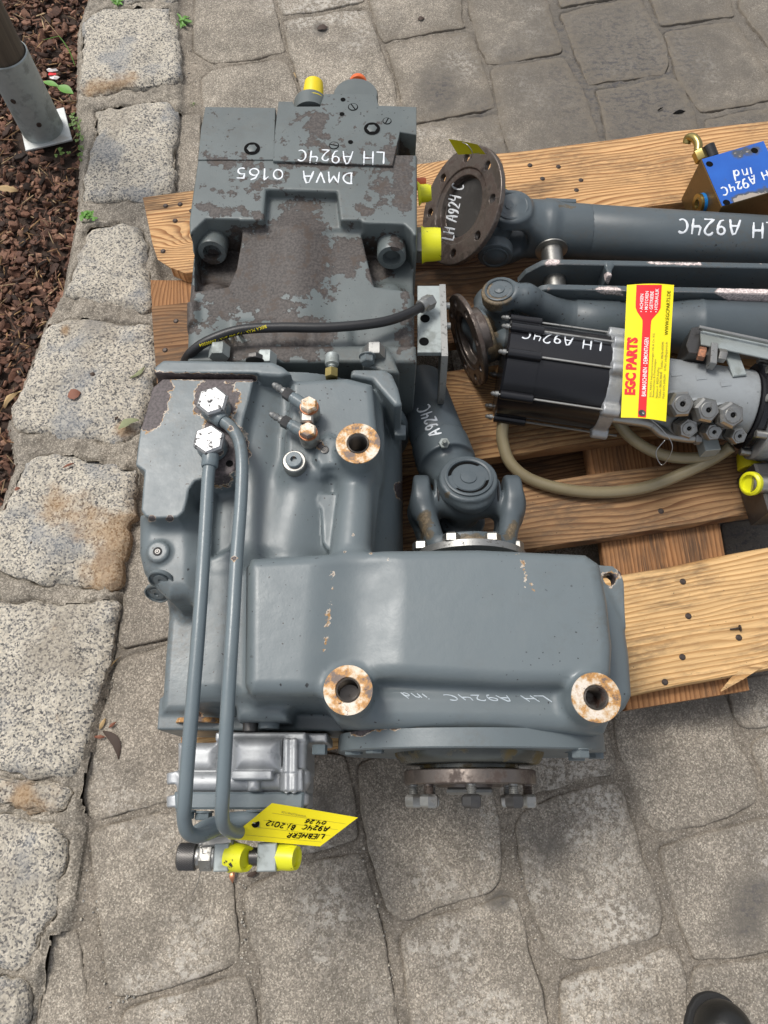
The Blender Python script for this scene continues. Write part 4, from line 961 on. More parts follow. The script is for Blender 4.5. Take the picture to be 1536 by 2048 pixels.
p = W(712, 207, .43); g = G(); R = S(44, .43, 200); g.lathe(V(p.x, p.y, .32), (0, 0, 1), [(R, 0), (R, .128), (R * .96, .131), (.001, .131)], 48); q = g.obj('end_flange', M['paint_pump'], unit); setwear(q, None, .2)
p = W(716, 170, .425); g = G(); g.cyl(p, p + V(0, .012, -.004), .018); g.obj('orange_plug', M['orange'], unit)
# side ports on the right
p = W(836, 388, .38); g = G(); cap_(g, p, V(1, .03, .1), .0165, .026, 1.35, .85); g.obj('yellow_cap', M['cap'], unit)
p = W(830, 368, .35); g = G(); g.cyl(p, p + V(.022, 0, 0), .012); g.obj('orange_plug', M['orange'], unit)
p = W(826, 490, .39); g = G(); g.hex(p, p + V(.022, 0, 0), .032); g.obj('port_nut', M['zinc'], unit)
p = W(843, 490, .39); g = G(); cap_(g, p, V(1, .0, .06), .030, .036, 1.12, .96); g.obj('yellow_cap', M['cap'], unit)
for px, py in ((749,706),(440,706),(533,722)):
    p = W(px, py, .452); g = G(); g.lathe(p + V(0, .0, .004), (0, 1, 0), [(.0165, -.012), (.0175, -.01), (.0175, .008), (.0155, .011)], 6, .5); g.obj('flange_bolt', M['zinc'] if px == 749 else M['galv'], unit, 30)
p = W(658, 722, .45); hexbolt(735, 712, .462, .012, .014, 'paint', (0, -1, 0))
hexbolt(510, 724, .468, .013, .012, 'darksteel', (0, 1, 0))
# ---- steel bracket and hose on the right of the pump
ZB = .41
g = G(); g.prism(wpoly([(835,571),(884,571),(883,705),(835,705)], ZB), ZB - .010, ZB, .001)
br = g.obj('bracket', M['galv'], unit)
g = G(); xb = W(884, 640, ZB - .03).x; ya = W(884, 570, ZB).y; yb = W(884, 790, .33).y
ol = [(ya, ZB + .002), (ya, ZB - .055), (W(884,705,ZB-.05).y, ZB - .055), (yb + .01, .285), (yb - .002, .30), (yb - .006, .335), (yb + .004, .36), (W(884,712,ZB).y, ZB - .0), ]
n = len(ol); vs = [(xb + d, a, b) for d in (-.0055, .0055) for a, b in ol]; fs = [tuple(range(n))[::-1], tuple(n + i for i in range(n))] + [(i, (i + 1) % n, n + (i + 1) % n, n + i) for i in range(n)]
g.add(vs, fs); g.obj('bracket_web', M['zinc'], unit)
for px, py in ((850,637),(848,683)):
    p = W(px, py, ZB + .0004); g = G(); g.lathe(p, (0, 0, 1), [(.0085, 0), (.0085, .0002)], 20); g.obj('bracket_hole', M['black'], unit)  # black disc on the plate, hole shade put into its colour
for px, py in ((890,612),(889,652)):
    p = W(px, py, .39); g = G(); g.cyl(V(xb + .005, p.y, .39), V(xb + .014, p.y, .39), .0065); g.obj('rivet', M['steel'], unit)
HP = wpath([(846,611,.435),(815,628,.452),(760,645,.466),(660,655,.472),(560,655,.474),(480,660,.474),(420,680,.468),(388,700,.455),(374,716,.435),(366,735,.40)])
g = G(); g.tube(HP, .0082, 18, 10); hose = g.obj('hose', M['rubber'], unit, 180)
ax = (HP[0] - HP[1]).normalized(); g = G(); g.lathe(HP[0] - ax * .008, ax, [(.0105, 0), (.0115, .002), (.0115, .012), (.010, .013)], 20); g.obj('hose_ferrule', M['zinc'], unit)
g = G(); g.hex(HP[0] + ax * .004, HP[0] + ax * .024, .0135); g.obj('hose_nut', M['zinc'], unit)
# ---- aluminium gear pump below the housing
v = Vol((-.36, -.02, .20), (-.07, .17, .45), .0024)
def yrow(py, z=.39): return W(768, py, z).y
def blk(x0, x1, y0, y1, z, rnd=.004, k=.003, z0=.22, cut=False): v.prism([(x0, y0), (x1, y0), (x1, y1), (x0, y1)], z, z0, rnd, k, cut=cut)
blk(430, 612, 1464, 1482, .375); blk(600, 655, 1466, 1486, .345); blk(436, 612, 1480, 1546, .372, .01, .008)
blk(462, 562, 1474, 1545, .392, .018, .006); blk(352, 436, 1484, 1546, .365, .016, .006)
for x in (574, 589): v.cap(W(x, 1482, .382), W(x - 1, 1580, .382), .0052, k=.005)
blk(350, 608, 1544, 1583, .378, .012, .002); blk(348, 608, 1583, 1618, .374, .012, .001)
blk(462, 544, 1542, 1560, .400, .002, .002); blk(494, 518, 1556, 1583, .393, .008, .004); blk(560, 606, 1538, 1583, .383, .004)
for (x, y) in ((600, 1566), (352, 1556), (352, 1602), (602, 1600), (604, 1555)): v.cyl(W(x, y - 12, .36), W(x, y + 12, .36), .013, .002, .006)
for y in (1545, 1583,): v.prism([(330, y - 1), (630, y - 1), (630, y + 1.4), (330, y + 1.4)], .45, .372, 0, 0, cut=True)
gp = v.obj('gear_pump', M['alu'], unit); del v
v = None
g = G(); g.prism(wpoly([(348,1584),(608,1584),(606,1619),(350,1619)], .377), .24, .3768, .003); o = g.obj('pump_end_plate', M['pipe'], unit); 
bm = bmesh.new(); bm.from_mesh(o.data)
bmesh.ops.triangulate(bm, faces=bm.faces[:])
for _ in range(4): bmesh.ops.subdivide_edges(bm, edges=[e for e in bm.edges if e.calc_length() > .012], cuts=1)
bm.to_mesh(o.data); bm.free(); setwear(o, [(400,1598,26,.5),(530,1603,18,.52),(480,1590,14,.45)])
for px, py, z in ((372,1620,.37),(408,1622,.36),(512,1620,.375),(600,1618,.36)): hexbolt(px, py, z, .012, .012, 'pipe')
g = G(); p = W(499, 1624, .375); g.cyl(p, p + V(0, -.016, 0), .0115); g.obj('socket_screw', M['steel'], unit)
hexbolt(640, 1487, .35, .0115, .016, 'pipe', wash=False)
# elbow joining the two pipes to the port
g = G(); g.tube(wpath([(392,1668,.41),(420,1652,.40),(470,1640,.385),(520,1640,.38)]), .011, 16); o = g.obj('elbow', M['pipe'], unit, 180); setwear(o, None)
g = G(); p = W(416, 1675, .36); g.box(W(436, 1678, .36), (1, .1, 0), (0, 1, 0), .045, .018, .018, .003); g.obj('coupling', M['steel'], unit)
# fittings hanging at the lower end of the pipes, their axis along X
ZF = .352; q0 = W(362, 1712, ZF); dx = V(1, .0, .0)
def at_(px): return W(px, 1713, ZF)
def seg_(x0, x1, prof, name, mat, seg=28, ph=0.0):
    a = at_(x0); b = at_(x1); L = (b - a).length; g = G(); g.lathe(a, b - a, [(r, h_ * L) for r, h_ in prof], seg, ph); o = g.obj(name, M[mat], unit, 30)
    if mat == 'pipe': setwear(o, None)
    return o
seg_(357, 394, [(.016, 0), (.0175, .06), (.0175, .94), (.0165, 1)], 'knurled_cap', 'darksteel')
g = G(); a = at_(360); L = (at_(392) - a).length
for k in range(40):
    t0 = k * 2 * math.pi / 40
    for sgn in (1, -1):
        pts = [a + V(L * u, math.cos(t0 + sgn * u * .8) * .0178, math.sin(t0 + sgn * u * .8) * .0178) for u in (0, .5, 1)]
        g.tube(pts, .0006, 4, 2)
tag(g.obj('knurling', M['darksteel'], unit), kind='stuff')
seg_(394, 402, [(.015, 0), (.0155, .5), (.015, 1)], 'ring', 'steel'); seg_(402, 428, [(.0185, 0), (.0195, .1), (.0195, .9), (.018, 1)], 'hex_nut', 'steel', 6, .2); seg_(427, 434, [(.0165, 0), (.017, .5), (.016, 1)], 'ring', 'zinc')
for x0, x1, nm in ((433, 462, 'cube_block'), (518, 556, 'cube_block')):
    c = (at_(x0) + at_(x1)) / 2; g = G(); g.box(c, (1, .02, 0), (0, 1, .0), (at_(x1) - at_(x0)).length, .036, .036, .0015); g.obj(nm, M['galv'], unit)
seg_(500, 520, [(.012, 0), (.012, 1)], 'ring', 'darksteel')
g = G(); cap_(g, at_(464) + V(0, 0, .002), V(1, -.08, .55), .0185, .028, 1.12, .9); g.obj('yellow_cap', M['cap'], unit)
g = G(); cap_(g, at_(558), V(1, -.05, .35), .0172, .028, 1.08, .9); g.obj('yellow_cap', M['cap'], unit)
# ------------------------------------------------------------ cardan shafts lying on the pallet
UPI = V(0, CX, CY); RT = V(1, 0, 0)
def nrm(px, py, deg, dx, dy):
    """direction tilted deg away from the line of sight at a pixel, towards image direction (dx right, dy up)"""
    t = -ray(px, py).normalized(); s_ = (RT * dx + UPI * dy); s_ = (s_ - t * s_.dot(t)).normalized()
    return (t * math.cos(math.radians(deg)) + s_ * math.sin(math.radians(deg))).normalized()
def vol_about(c, r, h): c = Vector(c); return Vol(c - V(r, r, r), c + V(r, r, r), h)
def flange(parent, c, n, r, thick, cup, nh, hr, bc, mat, ph=0.2):
    c = Vector(c); n = n.normalized(); v = vol_about(c, r + .012, .0022)
    v.cyl(c - n * thick, c, r, .0015, 0); v.cyl(c - n * (thick + .028), c - n * thick * .5, r * .62, .003, .006)
    v.cyl(c - n * .0035, c + n * .02, r * .64, .001, 0, cut=True); v.cyl(c - n * (.004 + cup), c + n * .02, r * .52, .003, .002, cut=True)
    u = n.orthogonal().normalized(); w_ = n.cross(u)
    for i in range(nh):
        t = ph + 2 * math.pi * i / nh; p = c + (u * math.cos(t) + w_ * math.sin(t)) * bc; v.cyl(p - n * .06, p + n * .02, hr, 0, 0, cut=True)
    o = v.obj('flange', M[mat], parent); return o
def trunnion_cap(parent, c, n, r):
    g = G(); g.lathe(c, n, [(r, -.004), (r, .002), (r * .93, .0028), (r * .86, .0015), (r * .84, -.002), (r * .72, -.002), (r * .68, 0), (r * .35, .0), (r * .33, .002), (r * .12, .0028), (.0005, .0035)], 40)
    o = g.obj('bearing_cap', M['paint_cardan'], parent); setwear(o, None)
    g = G(); g.lathe(c, n, [(r * .855, -.0012), (r * .72, -.0012)], 40, close=False); g.obj('groove_shade_ring', M['black'], parent); return o  # black annulus added to paint the shade in the ring gap
# --- shaft A, the long one at the top
zA = .222
ca = thing('drive_shaft', W(1000, 460, ZD), 'long grey cardan shaft with eight-hole rusty flange, uppermost on the pallet beside the blue block', 'drive shaft', 'cardan shafts on the pallet')
t0 = W(1075, 458, zA); t1 = W(1640, 494, zA); axA = (t1 - t0).normalized(); upA = (V(0, 0, 1) - axA * axA.z).normalized(); sdA = axA.cross(upA)
jA = W(992, 455, zA + .01)
v = Vol(jA - V(.17, .17, .13), jA + V(.20, .13, .13), .0026)
v.cyl(t0 + axA * .02, t0 + axA * .25, .057, .002, 0)
v.cyl(t0 - axA * .02, t0 + axA * .03, .050, .004, .02, r2=.057)
for s_ in (1, -1):
    e = jA + upA * s_ * .052 + axA * .022
    v.cyl(e - upA * .013, e + upA * .013, .045, .005, .004); v.cap(e + axA * .01 - upA * s_ * .010, t0 + axA * .01 + upA * s_ * .028, .018, .026, .018)
    v.cap(e + axA * .015 + sdA * .02, t0 + axA * .01 + upA * s_ * .02 + sdA * .03, .013, .02, .02); v.cap(e + axA * .015 - sdA * .02, t0 + axA * .01 + upA * s_ * .02 - sdA * .03, .013, .02, .02)
yokeA = v.obj('tube_yoke', M['paint_cardan'], ca, [(1120,412,9,.5,1150,414)]); del v
g = G(); g.cyl(t0 + axA * .03, t1, .0565, 48, .001); tubeA = g.obj('tube', M['paint_cardan'], ca, 180); setwear(tubeA, None)
cA = W(919, 412, .275); nA = nrm(915, 415, 52, -.93, .36)
v = Vol(jA - V(.15, .16, .12), jA + V(.06, .16, .12), .0026); jf = jA + axA * -.0
v.cyl(jf - sdA * .07, jf + sdA * .07, .024, .003, .004); v.cyl(jf - upA * .05, jf + upA * .05, .024, .003, .004); v.cap(jf, jf + axA * .001, .034, k=.02)
for s_ in (1, -1):
    e = jf + sdA * s_ * .066; v.cyl(e - sdA * .013, e + sdA * .013, .037, .004, .004); v.cap(e - sdA * s_ * .002, cA - nA * .052 + sdA * s_ * .036, .019, .020, .02)
v.cyl(cA - nA * .056, cA - nA * .03, .062, .004, .02)
o = v.obj('flange_yoke', M['paint_cardan'], ca, [(960,500,20,.5)]); del v
g = G(); g.lathe(cA - nA * .0172, nA, [(.0625, 0), (.0005, .0003)], 40, close=False); cup = g.obj('cup_shade_disc', M['darksteel'], ca)  # added dark disc, puts the shade of the recess into its colour
flA = flange(ca, cA, nA, .122, .013, .014, 8, .0088, .098, 'rusty', .35)
trunnion_cap(ca, jA + upA * .0655 + axA * .022, upA, .037)
for s_ in (1, -1): trunnion_cap(ca, jf + sdA * s_ * .0795, sdA * s_, .028)
g = G(); a_ = W(1092, 401, .262); b_ = W(1152, 403, .262); g.box((a_ + b_) / 2, b_ - a_, (0, 1, 0), (b_ - a_).length, .010, .006); o = g.obj('balance_weight', M['paint_cardan'], ca); setwear(o, None)
# --- shaft B, partly under the black canister
zB = .212
cb = thing('drive_shaft', W(1000, 640, ZD), 'middle grey cardan shaft with a dark cup flange, passing under the yellow and red card', 'drive shaft', 'cardan shafts on the pallet')
t0 = W(1105, 640, zB); t1 = W(1640, 668, zB); axB = (t1 - t0).normalized(); upB = (V(0, 0, 1) - axB * axB.z).normalized(); sdB = axB.cross(upB)
jB = W(1005, 640, zB + .012)
v = Vol(jB - V(.08, .15, .10), jB + V(.16, .13, .12), .0026)
eB = W(1000, 590, .295); e2 = W(1010, 690, .15)
for e in (eB, e2):
    nb_ = (e - jB).normalized(); v.cyl(e - nb_ * .014, e + nb_ * .014, .036, .004, .006)
    m_ = e + axB * .05; m_ = m_ - nb_ * .004; v.cap(e + axB * .01 - nb_ * .010, m_, .019, .023, .016); v.cap(m_, t0 + (m_ - t0 - axB * (m_ - t0).dot(axB)) * .25 + axB * .0, .024, .034, .02)
v.cyl(t0 - axB * .005, t0 + axB * .12, .044, .003, .01)
o = v.obj('tube_yoke', M['paint_cardan'], cb, [(975,590,24,.9,985,600),(1010,600,18,.62)]); del v
nB_ = (eB - jB).normalized(); trunnion_cap(cb, eB + nB_ * .015, nB_, .029)
g = G(); LB = (W(1385, 655, zB) - t0).length; Lt = (t1 - t0).length
g.lathe(t0, axB, [(.040, .0), (.0425, .002), (.0425, .04), (.046, .043), (.046, .13), (.0435, .133), (.0435, LB - .085), (.047, LB - .07), (.056, LB - .02), (.058, LB), (.0595, LB + .003), (.0595, LB + .008), (.058, LB + .011), (.058, Lt)], 48)
tubeB = g.obj('tube', M['paint_cardan'], cb, 60); setwear(tubeB, None)
cB = W(931, 682, .245); nB = nrm(930, 683, 75, -.94, -.32)
jf = jB
v = Vol(jB - V(.14, .12, .11), jB + V(.06, .12, .11), .0026); qd = nB.cross(nB_).normalized()
v.cap(jB, jB + axB * .001, .034, k=.01); v.cyl(jB - nB_ * .05, jB + nB_ * .05, .023, .003, .006); v.cyl(jB - qd * .066, jB + qd * .066, .023, .003, .006)
for s_ in (1, -1):
    e = jB + qd * s_ * .06; v.cyl(e - qd * .013, e + qd * .013, .034, .004, .005); v.cap(e, cB - nB * .03 + qd * s_ * .03, .02, .024, .02)
v.cyl(cB - nB * .045, cB - nB * .02, .055, .004, .02)
o = v.obj('flange_yoke', M['paint_cardan'], cb, [(965,655,26,.85,970,670),(990,700,20,.7)]); del v
flange(cb, cB, nB, .093, .010, .016, 8, .007, .075, 'rusty', .1)
# --- shaft C, bolted to the gearbox
cc = thing('drive_shaft', W(900, 950, ZD), 'short thick grey cardan shaft with big yoke, bolted to the gearbox at its near end', 'drive shaft', 'cardan shafts on the pallet')
a0 = W(835, 765, .215); a1 = W(888, 912, .272); axC = (a1 - a0).normalized()
eC = W(937, 955, .352); nC = (V(.0, .26, 1)).normalized()
v = Vol(W(760, 1130, .3) - V(.02, .02, .14), W(1060, 880, .30) + V(.06, .10, .10), .0026)
v.cyl(a1 - axC * .03, a1 + axC * .02, .0535, .003, .004); v.cap(a1 + axC * .005 - nC * .008, eC - nC * .034 - axC * .01, .043, .026, .014)
v.cyl(eC - nC * .028, eC, .050, .005, .004); v.cyl(eC + V(.004,-.022,-.008) - nC * .02, eC + V(.004,-.022,-.006), .036, .006, .01)
jC = eC - nC * .062; md = (a1 + eC) / 2; v.box(md + nC * -.022, (eC - a1).normalized(), V(1, .3, 0), ((eC - a1).length + .03, .088, .034), .012, .014)
v.cap(a1 + V(.02, 0, -.03), jC - nC * .07, .035, .03, .02); v.cyl(jC - nC * .09, jC - nC * .06, .042, .004, .01)
jx0 = W(868, 1025, .30); jx1 = W(1000, 1025, .30)
yc = jC.y; zc_ = .297
o1 = v.obj('tube_yoke', M['paint_cardan'], cc, [(895,990,14,.5)]); del v
v = Vol(W(800, 1110, .3) - V(.03, .02, .12), W(1070, 940, .30) + V(.05, .05, .10), .0026)
xm = (jx0.x + jx1.x) / 2; hl = (jx1.x - jx0.x) / 2
v.cyl(V(xm - hl, yc, zc_), V(xm + hl, yc, zc_), .034, .003, .004); v.cyl(jC - nC * .05, jC + nC * .040, .030, .003, .006); v.cap(jC, jC + V(.001, 0, 0), .040, k=.015)
yfl = W(768, 1090, .37).y; xf = xm
for s_ in (1, -1):
    ex = xm + s_ * (hl + .022); v.cyl(V(ex - .014, yc, zc_), V(ex + .014, yc, zc_), .041, .006, .006); v.cap(V(ex, yc + .012, zc_ + .018), V(ex, yc - .01, zc_ + .025), .014, .014, .01)
    v.cap(V(ex - s_ * .002, yc - .02, zc_ + .012), V(xm + s_ * .058, yfl + .012, zc_ + .045), .020, .015, .02); v.cap(V(ex, yc - .02, zc_ - .02), V(xm + s_ * .055, yfl + .008, zc_ - .03), .022, .02, .02)
v.cyl(V(xf, yfl + .022, zc_), V(xf, yfl + .002, zc_), .082, .003, .012)
o = v.obj('flange_yoke', M['paint_cardan'], cc, [(848,1035,26,.58,850,1065),(1028,1050,20,.56,1020,1070),(905,1078,20,.6,980,1080)]); del v
g = G(); g.cyl(a0, a1 + axC * -.02, .0505, 44); tubeC = g.obj('tube', M['paint_cardan'], cc, 180); setwear(tubeC, None)
trunnion_cap(cc, eC + nC * .0015, nC, .041)
g = G(); g.lathe((xf, yfl + .004, zc_), (0, -1, 0), [(.094, 0), (.096, .001), (.096, .012), (.09, .013)], 56); g.obj('flange', M['zinc'], cc)
for (px, py, z) in ((842,1087,.335),(903,1078,.375),(984,1078,.375),(1030,1088,.335)):
    p = W(px, py, z); g = G(); g.lathe(V(p.x, yfl + .002, z), (0, 1, 0), [(.013, 0), (.0145, .001), (.0145, .012), (.012, .015)], 6, .4); g.obj('flange_bolt', M['steel'], cc, 30)
for x in (xm - hl + .006, xm + hl - .006):
    g = G(); g.lathe(V(x - .002, yc, zc_), (1, 0, 0), [(.0345, 0), (.0355, .001), (.0355, .003), (.0345, .004)], 40); g.obj('seal_ring', M['rubber'], cc)
q = W(888, 888, .325); g = G(); g.hex(q, q + V(0, -.2, 1).normalized() * .008, .010); g.lathe(q, V(0, -.2, 1), [(.005, .006), (.005, .012), (.003, .013), (.0045, .016), (.003, .019)], 12); g.obj('grease_nipple', M['galv'], cc)
# ------------------------------------------------------------ steel link
lk = thing('steel_link', W(1110, 550, ZD), 'dark grey double-bar steel link with a shiny cross pin between two cardan shafts', 'steel link')
def slab(g, outl, o_, ex, ez, ey, th, bev=.0015):
    n = len(outl); c = Vector((sum(a for a, b in outl) / n, sum(b for a, b in outl) / n)); vs = []
    for d, s_ in ((-th / 2, 1 - .02), (-th / 2 + bev, 1), (th / 2 - bev, 1), (th / 2, 1 - .02)):
        for a, b in outl: vs.append(o_ + ex * (c.x + (a - c.x) * 1) + ez * (b - (bev if s_ < 1 and b > c.y else 0)) + ey * d)
    fs = [(k * n + i, k * n + (i + 1) % n, (k + 1) * n + (i + 1) % n, (k + 1) * n + i) for k in range(3) for i in range(n)] + [tuple(range(n))[::-1], tuple(3 * n + i for i in range(n))]
    g.add(vs, fs)
zt = .275
for (x0, y0, x1, y1) in ((1096, 523, 1640, 533), (1096, 573, 1640, 585)):
    a_ = W(x0, y0, zt); b_ = W(x1, y1, zt); ex = (b_ - a_).normalized(); ey = V(-ex.y, ex.x, 0); L = (b_ - a_).length
    g = G(); slab(g, [(0, 0), (-.012, -.004), (-.040, -.03), (-.052, -.06), (-.042, -.10), (-.01, -.130), (L, -.130), (L, 0)], a_, ex, V(0, 0, 1), ey, .0135); o = g.obj('bar', M['paint_link'], lk, 25)
    bm = bmesh.new(); bm.from_mesh(o.data); bmesh.ops.triangulate(bm, faces=bm.faces[:])
    for _ in range(5): bmesh.ops.subdivide_edges(bm, edges=[e for e in bm.edges if e.calc_length() > .02], cuts=1)
    bm.to_mesh(o.data); bm.free(); setwear(o, [(1100,526,13,.72,1112,524),(1290,526,7,.6,1400,528),(1515,526,9,.7),(1100,576,10,.7),(1195,580,10,.72,1240,582),(1440,586,12,.85,1540,588),(1310,527,5,.65,1330,527)])
v = Vol(W(1170, 575, .2) - V(.02, .03, .02), W(1270, 520, .27) + V(.02, .03, .03), .0026)
wq = W(1219, 548, .272); v.box(V(wq.x, wq.y, .224), (1, 0, 0), (0, 1, 0), (.010, .056, .098), .001, 0)
for y in (531, 568): wq = W(1219, y, .272); v.box(V(wq.x, wq.y, .224), (1, 0, 0), (0, 1, 0), (.014, .006, .098), .001, .018)
o = v.obj('cross_web', M['paint_link'], lk, [(1216,552,8,.95,1219,562)]); del v
xp = W(1109, 550, .23).x; ya, yb_2 = W(768, 503, .22).y, W(768, 590, .22).y
g = G(); g.cyl((xp, yb_2, .226), (xp, ya, .226), .0225, 36); g.obj('pin', M['steel'], lk)
g = G(); g.lathe((xp, ya - .004, .226), (0, 1, 0), [(.031, 0), (.034, .001), (.034, .004), (.031, .005), (.022, .005)], 40); g.obj('pin_collar', M['steel'], lk)
q = W(1118, 592, .235); g = G(); g.lathe(q, V(0, -.5, 1), [(.009, -.006), (.009, .002), (.005, .003), (.005, .009), (.003, .01), (.0045, .013), (.003, .016)], 14); g.obj('grease_nipple', M['zinc'], lk)
# ------------------------------------------------------------ black canister with rotary manifold
sw = thing('rotary_manifold', W(1250, 800, ZD), 'black gloss canister on a grey hydraulic manifold with six hose nuts and a tan hose', 'hydraulic manifold')
z1 = .245; c0 = W(1001, 737, z1); c1 = W(1199, 766, z1); ax = (c1 - c0).normalized(); up = (V(0, 0, 1) - ax * ax.z).normalized(); sd_ = ax.cross(up); L = (c1 - c0).length; R = .094
g = G(); g.lathe(c0, ax, [(R * .94, 0), (R * 1.0, .004), (R * 1.0, .062), (R * .985, .0625), (R * .985, L)], 56); can = g.obj('canister', M['blackplastic'], sw)
v = Vol(c1 - V(.05, .14, .13), c1 + V(.12, .13, .13), .0026)
v.cyl(c1 - ax * .002, c1 + ax * .026, R * 1.0, .002, 0); v.cyl(c1 + ax * .02, c1 + ax * .06, R * .85, .004, .012, r2=R * .55)
angs = [15, 62, 110, 160, 205, 250, 300, 340]
for a in angs:
    t = math.radians(a); d = up * math.cos(t) + sd_ * math.sin(t); p = c1 + d * R * 1.03; v.cyl(p - ax * .002, p + ax * .03, .0115, .002, .008)
al = v.obj('end_flange', M['alu'], sw); del v
for a in angs:
    t = math.radians(a); d = up * math.cos(t) + sd_ * math.sin(t); p = c0 + d * R * 1.035
    g = G(); g.cyl(p - ax * .012, p + ax * (L + .048), .0022, 8, 0); g.obj('tie_rod', M['zinc'], sw)
    g = G(); g.cyl(p + ax * .002, p + ax * .064, .009, 14); g.obj('rod_sleeve', M['blackplastic'], sw)
    g = G(); g.lathe(p - ax * .001, -ax, [(.0055, 0), (.0055, .006), (.004, .007), (.0045, .011), (.002, .014)], 12); g.obj('rod_nut', M['zinc'], sw)
m0 = c1 + ax * .05; m1 = W(1492, 812, z1 + .005); m0 = m1 - ax * (m1 - m0).length; m0 = W(1262, 778, z1); axm = (m1 - m0).normalized(); upm = (V(0, 0, 1) - axm * axm.z).normalized(); sdm = axm.cross(upm); Rm = .068
fit = [((1365,808),.0245,.335,-.42),((1417,820),.0235,.333,-.42),((1466,830),.0238,.333,-.42),((1378,857),.0205,.290,-.62),((1428,864),.018,.288,-.62),((1479,872),.017,.286,-.62)]
v = Vol(m0 - V(.04, .15, .11), m1 + V(.06, .14, .12), .0026)
v.cyl(m0, m1, Rm, .003, 0)
for (px, py), r, z, yy in fit:
    f = W(px, py, z); n = V(.06, yy, .85).normalized(); v.cyl(f - n * .085, f - n * .028, r * .88, .002, .006)
body = v.obj('manifold', M['paint_light'], sw, None); del v
for (px, py), r, z, yy in fit:
    f = W(px, py, z); n = V(.06, yy, .85).normalized()
    g = G(); g.lathe(f - n * .034, n, [(r * .92, 0), (r * .92, .007)], 28); g.obj('nut_collar', M['darksteel'], sw)
    g = G(); g.lathe(f - n * .027, n, [(r * .95, 0), (r * 1.02, .002), (r * 1.02, .022), (r * .84, .027), (r * .6, .027)], 6, px * .7); g.obj('hose_nut', M['steel'], sw, 30)
    g = G(); g.lathe(f, n, [(r * .62, -.004), (r * .62, .001), (r * .58, .002), (r * .24, .002), (r * .22, -.012), (.0005, -.012)], 28); g.obj('pipe_seat', M['zinc'], sw)
    g = G(); g.lathe(f, n, [(r * .2, .0003), (.0005, .0003)], 16, close=False); g.obj('port_hole', M['black'], sw)  # black disc over the bore paints its inner shade
for px, py in ((1352,748),(1403,755),(1452,768)):
    f = W(px, py, .31); g = G(); T_ = bvh(body); q, nn = hit(T_, px, py); g.box(q, (1, .1, 0), nn.cross(V(1, .1, 0)), .020, .010, .002, .0008); o = g.obj('cast_mark', M['paint_light'], sw); setwear(o, None)
g = G(); g.lathe(m1 + axm * .002, axm, [(.080, 0), (.083, .002), (.083, .012), (.060, .012)], 56); g.obj('seal_plate', M['blackplastic'], sw)
g = G(); g.lathe(m1 + axm * .022, axm, [(.096, 0), (.1, .002), (.1, .022), (.098, .024), (.098, .028), (.1, .03), (.1, .07)], 64); g.obj('end_disc', M['alu'], sw)
for a in (20, 65, 110, 155, 205, 250, 300, 340):
    t = math.radians(a); p = m1 + (upm * math.cos(t) + sdm * math.sin(t)) * .088; g = G(); g.cyl(p + axm * .002, p + axm * .022, .0075); g.obj('socket_screw', M['steel'], sw)
zh = .160
g = G(); g.tube([W(1006,846,.20), W(1005,880,.185), W(1020,925,.17), W(1060,958,zh), W(1130,979,zh), W(1210,985,zh), W(1290,975,.165), W(1370,945,.18), W(1430,915,.20), W(1462,893,.225)], .0118, 18, 8); g.obj('plastic_hose', M['hose_clear'], sw, 180)
g = G(); g.tube([W(1232,838,.22), W(1258,872,.20), W(1300,900,.19), W(1350,915,.19), W(1410,914,.20), W(1445,900,.21)], .0112, 18, 8); g.obj('plastic_hose', M['hose_clear'], sw, 180)
g = G(); g.tube([W(1205,833,.25), W(1260,840,.25), W(1300,848,.245), W(1325,866,.235), W(1365,874,.235), W(1392,876,.24)], .0105, 18, 8); g.obj('steel_elbow', M['steel'], sw, 180)
g = G(); g.box(W(1415,888,.225), (1,.1,0), (0,1,0), .030, .040, .03); g.obj('clamp_foot', M['galv'], sw)
g = G(); q = W(1388,876,.24); g.hex(q, q + V(.012,0,0), .013); g.obj('clamp_bolt', M['zinc'], sw)
# bracket above the manifold
zb_ = .325
g = G(); g.prism(wpoly([(1384,655),(1400,652),(1432,700),(1420,712),(1378,705),(1372,690)], zb_), zb_ - .05, zb_, .001); g.obj('bracket_ear', M['darksteel'], sw)
g = G(); a_ = W(1398,658,zb_+.004); b_ = W(1620,705,zb_+.004); g.box((a_+b_)/2 + V(0,-.018,0), b_-a_, (0,1,-.35), (b_-a_).length, .05, .004); g.obj('bracket_plate', M['galv'], sw)
g = G(); a_ = W(1398,655,zb_+.012); b_ = W(1620,702,zb_+.012); g.box((a_+b_)/2, b_-a_, (0,1,0), (b_-a_).length, .006, .008); g.obj('bracket_lip', M['zinc'], sw)
g = G(); q = W(1396,706,.335); g.hex(q, q + V(.012,-.004,.002), .0125); g.obj('bracket_bolt', M['copper'], sw)
g = G(); q = W(1435,710,.335); g.hex(q, q + V(.014,-.003,.0), .0125); g.obj('bracket_bolt', M['steel'], sw)
g = G(); g.box(W(1424,712,.333), (.2,.9,0), (1,-.2,0), .045, .012, .022); g.obj('bracket_spacer', M['zinc'], sw)
g = G(); g.box(W(1470,727,.318), (.15,-1,0), (1,.15,0), .055, .026, .006, .0015); g.obj('bracket_tab', M['galv'], sw)
